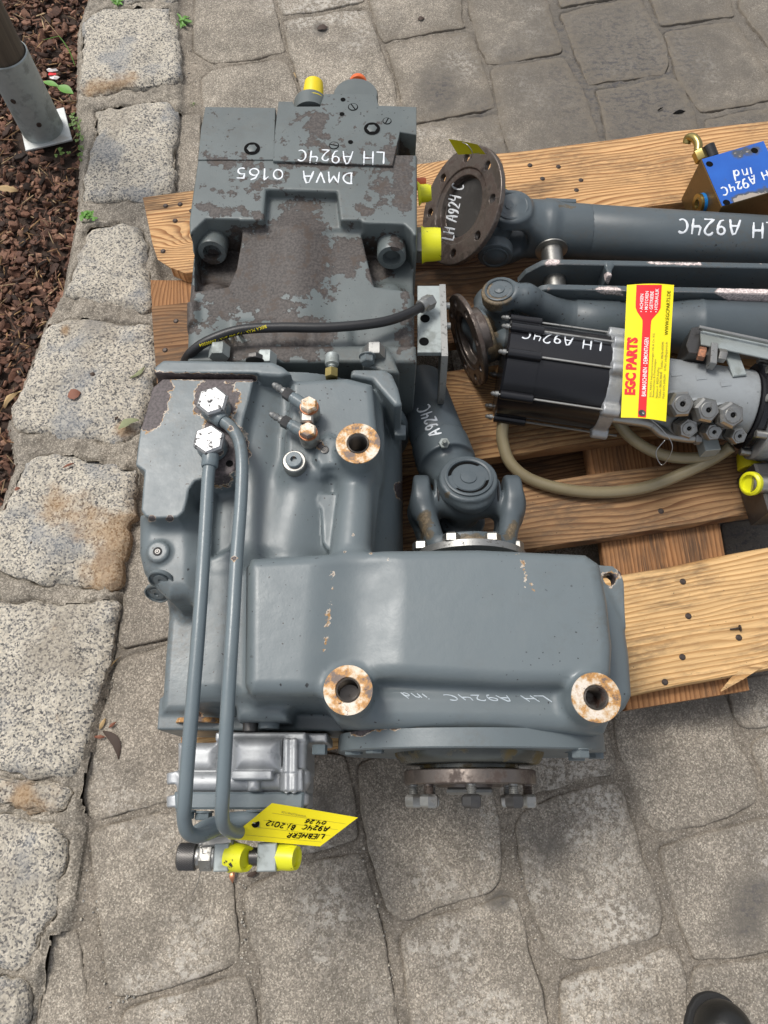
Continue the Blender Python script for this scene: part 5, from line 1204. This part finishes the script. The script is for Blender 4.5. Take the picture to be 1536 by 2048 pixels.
# ------------------------------------------------------------ blue valve block
zt = .262
vb = thing('valve_block', W(1450, 380, ZD), 'scuffed blue-topped valve block with a bent brass pipe stub near the pallet edge', 'valve block')
q = [W(1402,319,zt), W(1527,282,zt), W(1569,377,zt), W(1443,414,zt)]
g = G(); g.prism([(p.x, p.y) for p in q], ZD + .002, zt, .001); bk = g.obj('block', M['blockside'], vb)
def gridquad(q, n, m, lift=0.0):
    vs = []; fs = []
    for j in range(m + 1):
        for i in range(n + 1):
            a = q[0].lerp(q[1], i / n); b = q[3].lerp(q[2], i / n); p = a.lerp(b, j / m); vs.append(p + V(0, 0, lift))
    for j in range(m):
        for i in range(n): a = j * (n + 1) + i; fs.append((a + n + 1, a + n + 2, a + 1, a))
    return vs, fs
vs, fs = gridquad([p.copy() for p in q], 24, 18, .0015); c = sum(q, Vector()) / 4
vs = [Vector(c) + (p - c) * .985 for p in vs]; vs = [V(p.x, p.y, zt + .0015) for p in vs]
bf = mesh_obj('blue_face', vs, fs, M['blue'], vb, 180); setwear(bf, [(1475,305,18,.62,1510,300),(1450,360,14,.5),(1515,345,20,.5,1525,350),(1470,402,12,.85,1530,385),(1500,395,12,.8),(1480,310,8,.8)])
for px, py in ((1419,328),(1509,301),(1453,405)):
    p = W(px, py, zt + .0018); g = G(); g.lathe(p, (0, 0, 1), [(.0078, 0), (.0078, .0002)], 20); g.obj('bolt_hole', M['black'], vb)  # black discs on the face paint the shade of the holes
el = (q[3] - q[0]).normalized(); nl = V(-el.y, el.x, 0); nl = nl if nl.x < 0 else -nl
p = q[0].lerp(q[3], .56); p = V(p.x, p.y, .212)
g = G(); g.lathe(p, nl, [(.0215, 0), (.0215, .007)], 28); g.obj('blue_ring', M['blueplastic'], vb)
g = G(); g.lathe(p, nl, [(.021, .007), (.0215, .009), (.021, .014), (.010, .0145), (.009, .006), (.001, .006)], 28); g.obj('plug', M['brass'], vb)
g = G(); a_ = W(1404,322,.235); b_ = W(1396,303,.24); g.hex(a_, b_, .0145); g.obj('pipe_nut', M['brass'], vb)
g = G(); g.tube([W(1396,304,.24), W(1396,288,.245), W(1388,276,.245), W(1377,276,.235), W(1373,288,.225)], .0095, 16); g.obj('pipe_stub', M['brass'], vb, 180)
g = G(); g.cyl(W(1426,316,.235), W(1416,291,.245), .0135, 24); g.obj('black_fitting', M['rubber'], vb)
g = G(); p = W(1512,412,.20); g.cyl(p, p + V(0,-.012,.004), .016); g.obj('plug', M['steel'], vb)
# ------------------------------------------------------------ second valve at the right edge
v2 = thing('hydraulic_valve', W(1520, 970, ZD), 'dark hydraulic valve with two yellow caps lying at the right edge below the manifold', 'hydraulic valve')
g = G(); g.box(W(1560,985,.19), (1,.1,0), (0,1,0), .11, .10, .08, .004); g.obj('valve_body', M['darksteel'], v2)
g = G(); g.cyl(W(1575,972,.235), W(1502,967,.228), .0175, 30); g.obj('valve_spool', M['steel'], v2)
g = G(); p = W(1505,967,.228); g.lathe(p, V(-1,-.25,.5), [(.0205,-.004),(.0225,0),(.0225,.008),(.0185,.011),(.0165,.011),(.0160,.004),(.001,.004)], 30); g.obj('yellow_cap', M['cap'], v2)
g = G(); p = W(1500,938,.17); g.lathe(p, V(-.05,1,.1), [(.021,0),(.023,.002),(.02,.03),(.016,.036)], 24); g.obj('yellow_cap', M['cardshaded'], v2)
g = G(); g.cyl(W(1570,1010,.20), W(1523,1004,.195), .013); g.obj('brass_stub', M['brass'], v2)
g = G(); g.cyl(W(1522,1004,.195), W(1516,1003,.195), .0145); g.obj('black_fitting', M['rubber'], v2)
g = G(); g.cyl(W(1545,945,.2), W(1510,942,.2), .014); g.obj('port_nut', M['darksteel'], v2)
# ------------------------------------------------------------ cards, writing
def card(name, quad, zs, n, m, mat, parent=None, bow=0.0, label=None):
    """thin card: quad in pixels with a height per corner"""
    q = [W(a, b, z) for (a, b), z in zip(quad, zs)]; vs, fs = gridquad(q, n, m); out = []
    for k, p in enumerate(vs): i = k % (n + 1); out.append(p + V(0, 0, bow * math.sin(math.pi * i / n)))
    t = .0004; N = len(out); vs = out + [p - V(0, 0, t) for p in out]; fs = fs + [f[::-1] for f in [tuple(N + i for i in f) for f in fs]]
    return mesh_obj(name, vs, fs, M[mat], parent, 180)
TC = thing('price_card', W(1295, 720, .37), 'yellow and red printed card hanging over the manifold and the middle shaft', 'card')
cq = [(1254,570),(1348,570),(1332,843),(1242,835)]
zc4 = (.352, .352, .368, .368)
c1_ = card('card', cq, zc4, 8, 22, 'cardyellow', TC, .004)
TCB = bvh(c1_)
def cpx(u, v):       # card coordinates: u 0..1 left to right, v 0..1 top to bottom
    ax_, ay_ = cq[0][0] + (cq[1][0] - cq[0][0]) * u, cq[0][1] + (cq[1][1] - cq[0][1]) * u
    bx_, by_ = cq[3][0] + (cq[2][0] - cq[3][0]) * u, cq[3][1] + (cq[2][1] - cq[3][1]) * u
    return ax_ + (bx_ - ax_) * v, ay_ + (by_ - ay_) * v
def patch(polyuv, T, mat, parent, name, lift=.0005, conv=cpx):
    """flat print: polygon given as strips (left, right) down the card"""
    vs = []; fs = []
    for (v_, u0, u1) in polyuv:
        for k in range(9): q, n = hit(T, *conv(u0 + (u1 - u0) * k / 8, v_)); vs.append(q + V(0, 0, 1) * lift)
    for i in range(len(polyuv) - 1):
        for k in range(8): a = 9 * i + k; fs.append((a + 9, a + 10, a + 1, a))
    return mesh_obj(name, vs, fs, M[mat], parent, 180)
st = [(0, .20, .74), (.07, .20, .74), (.14, .20, .74), (.17, .205, .74), (.20, .24, .70), (.225, .29, .64), (.25, .345, .58), (.265, .365, .555)] + [(v_, .37, .55 + .0 * v_) for v_ in np.linspace(.3, .985, 14)]
patch(st, TCB, 'red', TC, 'red_band')
def printed(text, p0, p1, hpx, T, mat, parent, name='lettering', off=0.0, conv=None, lift=.0011, xs=1.0, fitw=True):
    """type set along p0 -> p1 (pixels), letter tops to the left of the reading direction as seen in the photograph"""
    cu = bpy.data.curves.new('t', 'FONT'); cu.body = text; cu.size = 1; cu.offset = off; cu.resolution_u = 2
    o = bpy.data.objects.new('t', cu); COL.objects.link(o); dg = bpy.context.evaluated_depsgraph_get(); me = o.evaluated_get(dg).to_mesh()
    P = [v.co.copy() for v in me.vertices]; fs = [tuple(f.vertices) for f in me.polygons]; o.evaluated_get(dg).to_mesh_clear(); bpy.data.objects.remove(o)
    if not P: return None
    x0 = min(p.x for p in P); x1 = max(p.x for p in P); cap_h = .70
    dx, dy = p1[0] - p0[0], p1[1] - p0[1]; D = math.hypot(dx, dy); ux, uy = dx / D, dy / D; vx, vy = uy, -ux
    out = []
    for p in P:
        a = (p.x - x0) / (x1 - x0) * D; b = p.y / cap_h * hpx; q, n = hit(T, p0[0] + ux * a + vx * b, p0[1] + uy * a + vy * b)
        n = n if n.z > 0 else -n; out.append(q + n * lift)
    ob = mesh_obj(name, out, fs, M[mat], parent, 0); return ob
def C2(u, v): return cpx(u, v)
printed('EGC PARTS', C2(.27, .825), C2(.27, .395), 19, TCB, 'red', TC, off=.055)
printed('BAUMASCHINEN \u00b7 DEMONTAGEN', C2(.515, .83), C2(.515, .395), 8, TCB, 'white', TC, off=.012)
for i, s_ in enumerate(('ACHSEN', 'MOTOREN', 'GETRIEBE', 'HYDRAULIK')):
    u = .36 + i * .105; printed('\u2022 ' + s_, C2(u, .205), C2(u, .205 - (.135 if i < 1 else .155 if i < 3 else .175)), 6.5, TCB, 'white', TC, off=.008)
printed('WWW.EGCPARTS.DE', C2(.93, .37), C2(.93, .045), 7, TCB, 'black', TC)
printed('EGC PARTS Industrievertretungen UG & Co. KG', C2(.64, .83), C2(.64, .36), 4, TCB, 'greyprint', TC)
printed('Baumaschinen & Demontagen', C2(.70, .83), C2(.70, .55), 4, TCB, 'greyprint', TC)
printed('Neuhaus 4 \u00b7 84539 Ampfing', C2(.78, .835), C2(.78, .61), 4.5, TCB, 'greyprint', TC)
printed('Telefon: 08636-98640   Telefax: 08636-699395', C2(.85, .835), C2(.85, .42), 4.5, TCB, 'greyprint', TC)
printed('Mobil: 0175-2436394  \u00b7  E-Mail: info@egcparts.de', C2(.93, .835), C2(.93, .42), 4.5, TCB, 'greyprint', TC)
q, n = hit(TCB, *C2(.455, .955)); g = G(); g.lathe(q + V(0, 0, .001), (0, 0, 1), [(.006, 0), (.0062, .0006), (.0045, .0008), (.0035, .0004)], 20); g.obj('eyelet', M['darksteel'], TC)
g = G(); g.tube([q + V(0, 0, .002), W(1325, 860, .36), W(1345, 895, .34), W(1325, 930, .30), W(1312, 905, .31), W(1330, 880, .33)], .0008, 5, 8); g.obj('wire', M['wire'], TC, 180)

# yellow card wired to the pipes
T2 = thing('yellow_card', W(590, 1650, .36), 'bright yellow handwritten card wired to the pipe ends below the gear pump', 'card')
q2 = [(544,1606),(716,1635),(640,1693),(456,1678)]
c2_ = card('card', q2, (.402, .372, .360, .388), 14, 8, 'cardyellow', T2, -.006); T2B = bvh(c2_)
def cp2(u, v):
    ax_, ay_ = q2[0][0] + (q2[1][0] - q2[0][0]) * u, q2[0][1] + (q2[1][1] - q2[0][1]) * u
    bx_, by_ = q2[3][0] + (q2[2][0] - q2[3][0]) * u, q2[3][1] + (q2[2][1] - q2[3][1]) * u
    return ax_ + (bx_ - ax_) * v, ay_ + (by_ - ay_) * v
for v_ in (.24, .44, .64, .86): patch([(0 + v_ + (0 if k else -.006), .12, .96) for k in (0, 1)], T2B, 'greyprint', T2, 'rule_line', .0006, cp2)
printed('WWW.EGCPARTS.DE', (612,1630), (563,1621), 4, T2B, 'greyprint', T2)
q, n = hit(T2B, 511, 1647); g = G(); g.lathe(q + V(0, 0, .0008), (0, 0, 1), [(.0055, 0), (.0055, .0002)], 20); g.obj('punched_hole', M['black'], T2)  # hole is a black disc on the card, its shade painted
g = G(); g.tube([q + V(0, 0, .002), W(490, 1640, .39), W(466, 1652, .385), W(470, 1668, .38), W(440, 1674, .40), W(415, 1680, .40), W(400, 1690, .395)], .0008, 5, 8)
g.tube([W(400, 1690, .395), W(392, 1683, .40), W(396, 1675, .395), W(403, 1684, .40), W(398, 1693, .398), W(405, 1700, .38), W(404, 1730, .33), W(400, 1745, .31), W(396, 1765, .28), W(384, 1790, .25)], .0007, 5, 8)
g.tube([W(395, 1680, .40), W(380, 1672, .40), W(350, 1690, .37), W(318, 1715, .34)], .0004, 5, 8)
g.tube([W(386, 1700, .35), W(390, 1716, .385), W(388, 1735, .34)], .0007, 5, 8)
g.tube([W(510, 1705, .37), W(520, 1716, .37)], .0006, 5, 2); g.obj('wire', M['wire'], T2, 180)
# card wired to the upper flange
T3 = thing('yellow_card', W(930, 292, .35), 'yellow card with shade in its colour, wired to the rim of the rusty upper flange', 'card')
card('card', [(897,278),(955,289),(971,308),(916,309)], (.40, .40, .37, .37), 4, 3, 'cardshaded', T3, .001)
g = G(); g.tube([W(925, 285, .405), W(935, 290, .41), W(944, 303, .40), W(943, 315, .385)], .0009, 5, 8)
g.tube([W(944, 308, .38), W(975, 306, .36), W(1000, 318, .3), W(1008, 345, .25), W(1012, 362, .2)], .0005, 5, 8); g.obj('wire', M['wire'], T3, 180)
T4 = thing('yellow_card', W(1003, 365, .26), 'small sliver of a yellow card showing behind the rusty flange', 'card')
card('card', [(996,350),(1001,352),(1013,376),(1000,374)], (.27, .27, .25, .25), 2, 2, 'cardshaded', T4)

# ---- handwriting: pen strokes laid on the surfaces
A_ = math
def arc(cx, cy, rx, ry, a0, a1, n=12): return [(cx + rx * math.cos(math.radians(a0 + (a1 - a0) * i / n)), cy + ry * math.sin(math.radians(a0 + (a1 - a0) * i / n))) for i in range(n + 1)]
GL = {'L': (.55, [[(0, 1), (0, 0), (.5, 0)]]), 'H': (.65, [[(0, 1), (.02, 0)], [(.55, 1), (.55, 0)], [(0, .5), (.55, .52)]]),
 'A': (.7, [[(0, 0), (.12, .5), (.25, .95), (.42, 1), (.55, .5), (.6, 0)], [(.08, .4), (.56, .42)]]),
 '9': (.55, [arc(.25, .72, .22, .27, 20, 380, 16) + [(.44, .4), (.3, .05), (.15, 0)]]), '2': (.6, [arc(.25, .75, .22, .25, 160, -20, 10) + [(.3, .35), (0, 0), (.5, 0)]]),
 '4': (.6, [[(.08, 1), (0, .55), (.1, .45), (.45, .5)], [(.48, .95), (.42, 0)]]), 'C': (.7, [arc(.35, .5, .32, .48, 55, 300, 14)]), 'D': (.65, [[(0, 0), (0, 1)], [(-.05, 1)] + arc(.05, .5, .48, .5, 85, -85, 12) + [(-.05, 0)]]),
 'M': (.8, [[(0, 0), (.06, 1), (.35, .35), (.62, 1), (.7, 0)]]), 'V': (.6, [[(0, 1), (.28, 0), (.55, 1)]]), '0': (.65, [arc(.28, .5, .27, .48, 90, 450, 18)]), '1': (.35, [[(0, .7), (.2, 1), (.2, 0)]]),
 '6': (.6, [[(.42, 1), (.2, .85)] + arc(.26, .3, .24, .3, 160, 520, 16)]), '5': (.6, [[(.48, 1), (.1, 1), (.05, .55)] + arc(.2, .3, .24, .3, 90, -120, 10)]),
 'i': (.2, [[(.05, .6), (.05, 0)], [(.05, .85), (.06, .9)]]), 'n': (.5, [[(0, .6), (0, 0)], [(0, .4), (.15, .6), (.3, .55), (.35, 0)]]), 'd': (.5, [arc(.17, .27, .17, .27, 20, 380, 12), [(.36, 1), (.36, 0)]]),
 'I': (.15, [[(.05, 1), (.05, 0)]]), 'E': (.5, [[(.42, 1), (0, 1), (0, 0), (.42, 0)], [(0, .5), (.35, .5)]]), 'B': (.55, [[(0, 0), (0, 1)], arc(0, .75, .35, .25, 90, -90, 8) + arc(0, .25, .42, .25, 90, -90, 8)]), 'R': (.55, [[(0, 0), (0, 1)], arc(0, .75, .38, .25, 90, -90, 8) + [(.42, 0)]]),
 'j': (.3, [[(.15, .6), (.12, -.25), (-.05, -.3)], [(.15, .85), (.16, .9)]]), '.': (.2, [[(.05, .0), (.06, .05)]]), ' ': (.4, [])}
def write(text, p0, p1, hpx, T, mat, parent, r_, name='handwriting', slant=0.0, wob=.03, lift=.0004):
    r = r_ * .86; rs = np.random.RandomState(len(text) * 7 + int(p0[0])); adv = sum(GL[c][0] + .16 for c in text) - .16
    dx, dy = p1[0] - p0[0], p1[1] - p0[1]; D = math.hypot(dx, dy); ux, uy = dx / D, dy / D; vx, vy = uy, -ux; k = D / adv; x = 0; g = G()
    for c in text:
        wd, strokes = GL[c]; oy = rs.randn() * wob; sc_ = 1 + rs.randn() * .05
        for s_ in strokes:
            pts = []
            Q = [p for p in s_]; F_ = []
            for i in range(len(Q) - 1):
                m = max(1, int(math.hypot((Q[i + 1][0] - Q[i][0]) * k, (Q[i + 1][1] - Q[i][1]) * hpx) / 3))
                for j in range(m): F_.append((Q[i][0] + (Q[i + 1][0] - Q[i][0]) * j / m, Q[i][1] + (Q[i + 1][1] - Q[i][1]) * j / m))
            F_.append(Q[-1])
            for a, b in F_:
                a_ = (x + a * sc_ + b * slant) * k; b_ = (b * sc_ + oy) * hpx; q, n = hit(T, p0[0] + ux * a_ + vx * b_, p0[1] + uy * a_ + vy * b_); n = n if n.z > -.1 else -n; pts.append((q, n))
            # flattened bead of paint
            sg = 6; vs = []; fs = []; N = len(pts)
            for i, (q, n) in enumerate(pts):
                t = (pts[min(i + 1, N - 1)][0] - pts[max(i - 1, 0)][0]); t = (t - n * t.dot(n)); t = t.normalized() if t.length > 1e-7 else RT; s2 = n.cross(t); rr = r * (.8 if i in (0, N - 1) else 1) * (1 + .16 * math.sin(i * .9 + x * 5) + .1 * rs.randn())
                ext = t * (-r * .6 if i == 0 else r * .6 if i == N - 1 else 0)
                for cc_, hh in ((-1, -.3), (-.7, .35), (0, .5), (.7, .35), (1, -.3)): vs.append(q + ext + s2 * rr * cc_ + n * (lift + min(.0006, r * .35) * hh))
            m = 5
            for i in range(N - 1):
                for j in range(m - 1): fs.append((i * m + j, (i + 1) * m + j, (i + 1) * m + j + 1, i * m + j + 1))
            g.add(vs, fs)
        x += wd + .16
    return g.obj(name, M[mat], parent, 180)
TP = bvh(pump, cp)
write('LH A924C', (768,306), (592,299), 23, TP, 'marker', unit, .0017)
write('DMVA', (703,346), (606,343), 21, TP, 'marker', unit, .0018); write('0165', (566,339), (470,336), 21, TP, 'marker', unit, .0018)
write('LH A924C', (1086,1392), (880,1389), 11, TG, 'silvermarker', unit, .0008, slant=-.5); write('ind', (846,1388), (797,1385), 11, TG, 'silvermarker', unit, .0008, slant=-.5)
write('LH A924C', (1550,446), (1353,437), 29, bvh(tubeA, yokeA), 'marker', ca, .0026)
write('LH A924 C', (905,480), (928,369), 22, bvh(flA, cup), 'marker', ca, .0022)
write('A924C', (882,866), (858,806), 25, bvh(tubeC, o1), 'marker', cc, .0021)
write('LH A924C', (1203,684), (1043,660), 17, bvh(can), 'marker', sw, .0017)
write('LH A924C', (1546,337), (1439,377), 16, bvh(bf), 'marker', vb, .0021); write('ind', (1502,335), (1464,343), 19, bvh(bf), 'marker', vb, .0021)
write('LIEBHERR', (650,1669), (577,1665), 9, T2B, 'black', T2, .0009, slant=.4, lift=.0008); write('A924C', (660,1653), (607,1649), 9, T2B, 'black', T2, .0009, slant=.4, lift=.0008)
write('Bj.2012', (591,1651), (536,1640), 10, T2B, 'black', T2, .0009, slant=.3, lift=.0008); write('04.26', (654,1642), (613,1638), 7, T2B, 'black', T2, .0008, slant=.4, lift=.0008)
TH_ = bvh(hose)
printed('BEKA MAX \u00b7 PD 640 BAR \u00b7 25000504', (532,650), (398,688), 6, TH_, 'cardyellow', unit, lift=.0003)

# ------------------------------------------------------------ small things on the ground
def leafblade(g, base, d, L, wd, curl=.3, n=5, up=.4):
    d = Vector(d).normalized(); s_ = d.cross(V(0, 0, 1)).normalized(); vs = []
    for i in range(n + 1):
        t = i / n; ww = wd * math.sin(math.pi * min(.97, t * .9 + .08)) ; c = Vector(base) + d * L * t + V(0, 0, L * (up * t - curl * t * t))
        vs += [c - s_ * ww, c + V(0, 0, -ww * .25), c + s_ * ww]
    fs = []
    for i in range(n): a = 3 * i; fs += [(a, a + 1, a + 4, a + 3), (a + 1, a + 2, a + 5, a + 4)]
    g.add(vs, fs)
rs = np.random.RandomState(3)
def weed(px, py, z, R, n, label, wd=.12, mat='leaf'):
    p = W(px, py, z); th = thing('weed', p, label, 'weed'); g = G()
    for k in range(n):
        a = rs.rand() * 6.28; leafblade(g, p + V(rs.randn(), rs.randn(), 0) * R * .25, (math.cos(a), math.sin(a), 0), R * (.5 + .6 * rs.rand()), R * wd, .5, 4, .9 * rs.rand() + .1)
    tag(g.obj('leaves', M[mat], th, 60), kind='stuff'); g = G(); g.tube([p - V(0, 0, .01), p + V(0, 0, R * .2)], .0015, 5, 2); g.obj('stem', M['leaf'], th)
weed(360, 45, .004, .033, 46, 'bright green feathery weed in the joint beside the topmost full granite stone', .10)
weed(234, 4, .02, .022, 16, 'green weed at the top edge of the picture on the granite kerb', .2)
weed(388, 208, .0, .016, 9, 'few thin grass blades in the joint above the grey pump corner', .04, 'paleleaf')
p0 = W(175, 430, .02); th = thing('weed', p0, 'round-leaved green weed on the kerb joint at the mulch edge', 'weed'); g = G()
def lobes(g, c, r, n=3):
    for k in range(n):
        a = k * 6.28 / n + rs.rand(); q = Vector(c) + V(math.cos(a), math.sin(a), 0) * r * .8; tl = rs.randn() * .25
        vs = [q] + [q + V(math.cos(t) * r * .75, math.sin(t) * r * .75, math.sin(t + a) * r * tl) for t in [i * 6.28 / 8 for i in range(8)]]; g.add(vs, [(0, i + 1, (i + 1) % 8 + 1) for i in range(8)])
for _ in range(11): lobes(g, W(175 + rs.randn() * 9, 430 + rs.randn() * 7, .026 + rs.rand() * .012), .0055)
tag(g.obj('leaves', M['leaf'], th, 0), kind='stuff')
cl = G()
for _ in range(46):
    x, y = [(142, 232), (158, 246), (150, 252), (160, 268), (152, 286), (162, 298), (172, 296), (122, 304), (134, 308), (146, 240), (165, 310)][rs.randint(11)]
    lobes(cl, W(x + rs.randn() * 4, y + rs.randn() * 5, .004 + rs.rand() * .008), .0042)
tag(cl.obj('clover_patch', M['clover'], None, 0), 'low reddish green clover growing beside the steel base plate', 'clover', kind='stuff')
dl = thing('seedling', W(115, 175, 0), 'seedling with two broad bright green leaves beside the steel sleeve', 'seedling')
for a, b, wd in (((116, 172, .03), (84, 160, .035), .009), ((116, 172, .03), (145, 184, .03), .014)):
    P_, Q_ = W(*a), W(*b); g = G(); leafblade(g, P_, Q_ - P_, (Q_ - P_).length, wd, .25, 8, .15); g.obj('leaf', M['leaf'], dl, 60)
g = G(); g.tube([W(148, 208, -.01), W(138, 192, .015), W(116, 172, .03)], .0011, 5, 5); g.obj('stem', M['paleleaf'], dl)
wr = thing('wrapper', W(105, 150, .01), 'crumpled red and white wrapper scrap in the bark mulch', 'wrapper'); 
for i, (m_, dx, dy) in enumerate((('foil', 0, -8), ('red', 0, 0), ('foil', 4, 7))):
    g = G(); n = 8; vs = []; c = W(105 + dx, 150 + dy, .012)
    vs = [c + V(0, 0, .006)] + [c + V(math.cos(t) * .014 * (.7 + .5 * rs.rand()), math.sin(t) * .006 * (.7 + .5 * rs.rand()), rs.rand() * .006) for t in [k * 6.28 / n for k in range(n)]]; g.add(vs, [(0, k + 1, (k + 1) % n + 1) for k in range(n)]); g.obj('scrap', M[m_], wr, 0)
def grassb(pts, r, mat, name, label):
    g = G(); g.tube([W(*p) for p in pts], lambda t: r * (1 - .8 * abs(t - .4)), 5, 6); tag(g.obj(name, M[mat], None, 180), label, 'grass blade')
grassb([(150, 132, .01), (140, 105, .03), (128, 85, .045), (118, 72, .05)], .0016, 'leaf', 'grass_blade', 'bent green grass blade between the post and the first granite stone')
grassb([(118, 72, .05), (103, 76, .045), (86, 80, .035)], .0009, 'leaf', 'grass_blade', 'short green grass blade pointing left above the red wrapper')
grassb([(118, 72, .05), (100, 50, .03), (82, 30, .02)], .0006, 'straw', 'dry_stalk', 'thin dry stalk leading to the top left over the bark')
def scrap(px, py, z, Lpx, wpx, ang, mat, name, label, cat, bend=.0, th=.0016):
    c = W(px, py, z); L = S(Lpx, z, py) / 2; wd = S(wpx, z, py) / 2; d = V(math.cos(ang), math.sin(ang), 0); n = V(-d.y, d.x, 0); vs = []; m = 7; fs = []
    for i in range(m + 1):
        t = i / m * 2 - 1; ww = wd * (max(.12, 1 - abs(t) ** 2.5)) * (.8 + .4 * rs.rand()); q = c + d * L * t + n * bend * L * (1 - t * t) + V(0, 0, .002 + .003 * (1 - t * t))
        vs += [q - n * ww, q + V(0, 0, th), q + n * ww, q - V(0, 0, th * .4)]
    for i in range(m):
        for k in range(4): l = (k + 1) % 4; fs.append((4 * i + k, 4 * i + l, 4 * i + 4 + l, 4 * i + 4 + k))
    fs += [(0, 1, 2, 3), (4 * m + 3, 4 * m + 2, 4 * m + 1, 4 * m)]; tag(mesh_obj(name, vs, fs, M[mat], None, 40), label, cat)
scrap(222, 1490, .003, 66, 17, -.95, 'dryleaf', 'dead_leaf', 'black curled dead leaf on the paving left of the gearbox', 'leaf', .35)
scrap(200, 1474, .006, 24, 7, .0, 'twigred', 'bark_piece', 'small reddish bark piece at the stem of the black dead leaf', 'bark piece')
scrap(206, 1448, .004, 24, 8, 1.2, 'straw', 'straw_piece', 'pale straw piece just above the black dead leaf', 'straw')
scrap(226, 1450, .004, 18, 6, .7, 'twigred', 'bark_piece', 'small red bark flake up and right of the black dead leaf', 'bark piece')
scrap(225, 1340, .004, 60, 3, 1.1, 'straw', 'straw_piece', 'long thin straw lying in the joint beside the large granite stone', 'straw', .2)
scrap(469, 1752, .005, 26, 10, 1.4, 'copper', 'copper_scrap', 'small bent copper coloured scrap below the yellow caps', 'scrap', .3)
scrap(505, 1748, .003, 22, 10, .3, 'dryleaf', 'bark_piece', 'dark bark piece in the joint right of the copper scrap', 'bark piece')
scrap(430, 98 if False else 735, .004, 3, 3, 0, 'dryleaf', 'bark_crumb', 'dark crumb hidden below the hose', 'bark piece') if False else None
scrap(149, 790, .03, 26, 22, .4, 'twigred', 'bark_chip', 'round brown bark chip on the middle granite stone', 'bark chip')
scrap(186, 750, .03, 13, 8, -.3, 'dryleaf', 'bark_chip', 'small dark bark chip above the round one on the granite', 'bark chip')
scrap(234, 838, .03, 10, 6, 1.1, 'dryleaf', 'bark_chip', 'tiny dark bark chip near the dried leaf on the granite', 'bark chip')
scrap(138, 932, .03, 24, 5, .45, 'twigred', 'bark_splinter', 'thin reddish splinter on the rust stained granite stone', 'bark chip')
scrap(236, 1006, .03, 26, 10, -.35, 'twigred', 'bark_chip', 'reddish chip on the right side of the rust stained granite stone', 'bark chip')
scrap(36, 979, .03, 12, 8, .4, 'twigred', 'bark_chip', 'small red chip at the left corner of the rust stained granite', 'bark chip')
scrap(65, 1087, .03, 9, 6, .8, 'dryleaf', 'bark_chip', 'black chip left of centre on the rust stained granite', 'bark chip')
scrap(115, 1096, .03, 11, 7, .8, 'dryleaf', 'bark_chip', 'black chip in the centre of the rust stained granite', 'bark chip')
scrap(24, 802, .01, 42, 13, 1.05, 'straw', 'bark_strip', 'curved pale wood strip at the left picture edge on the bark', 'bark strip', .3, .004)
scrap(16, 380, .01, 44, 16, -.2, 'straw', 'bark_strip', 'blunt pale wood piece at the left picture edge below the post', 'bark strip', 0, .005)
scrap(258, 850, .034, 44, 15, .5, 'paleleaf', 'dried_leaf', 'crinkled pale green dried leaf tucked beside the gearbox', 'leaf', .25)
scrap(275, 745, .034, 40, 8, .8, 'paleleaf', 'dried_leaf', 'thin dried weed stalk by the brown gearbox corner', 'leaf', -.3)
scrap(1358, 226, .002, 26, 9, .25, 'black', 'oily_flake', 'black oily flake on the paving above the pallet', 'flake')
scrap(1320, 220, .002, 14, 4, .6, 'black', 'oily_flake', 'smaller black flake left of the larger one above the pallet', 'flake')
scrap(645, 57, .002, 22, 14, .2, 'dryleaf', 'dark_leaf', 'crumpled dark leaf on the pale paving above the pump', 'leaf')
scrap(842, 39, .002, 14, 10, .2, 'dryleaf', 'dark_leaf', 'small dark leaf on the paving at the top centre', 'leaf')
scrap(590, 152, .003, 16, 3, -1.2, 'straw', 'straw_piece', 'short pale straw in the joint above the yellow capped pump port', 'straw')
# shoe of the photographer
sh = thing('shoe', W(1455, 2060, 0), 'toe of a scuffed black leather shoe at the bottom right edge', 'shoe')
tc = W(1452, 2078, .05); v = Vol(tc - V(.07, .30, .05), tc + V(.07, .07, .09), .003)
v.cap(tc + V(0, .008, -.006), tc + V(0, -.06, .004), .047, .050, k=.02); v.cap(tc + V(0, -.06, .004), tc + V(-.008, -.20, .03), .043, .038, k=.02); v.cap(tc + V(-.008, -.20, .05), tc + V(-.008, -.20, -.01), .038, .036, k=.02)
v.cyl(tc + V(-.008, -.19, .03), tc + V(-.008, -.19, .12), .028, .002, .004, cut=True)
v.obj('upper', M['shoe'], sh); del v
g = G(); ol = [(tc.x + a, tc.y + b) for a, b in ((-.04, .035), (-.024, .052), (0, .058), (.024, .052), (.04, .035), (.051, .0), (.05, -.08), (.03, -.15), (.036, -.235), (0, -.26), (-.045, -.235), (-.046, -.15), (-.052, -.08), (-.052, 0))]
g.prism([(p.x, p.y) for p in cat([V(a, b, 0) for a, b in ol + ol[:1]], 4)][:-1], .001, .016, .002); g.obj('sole', M['sole'], sh)
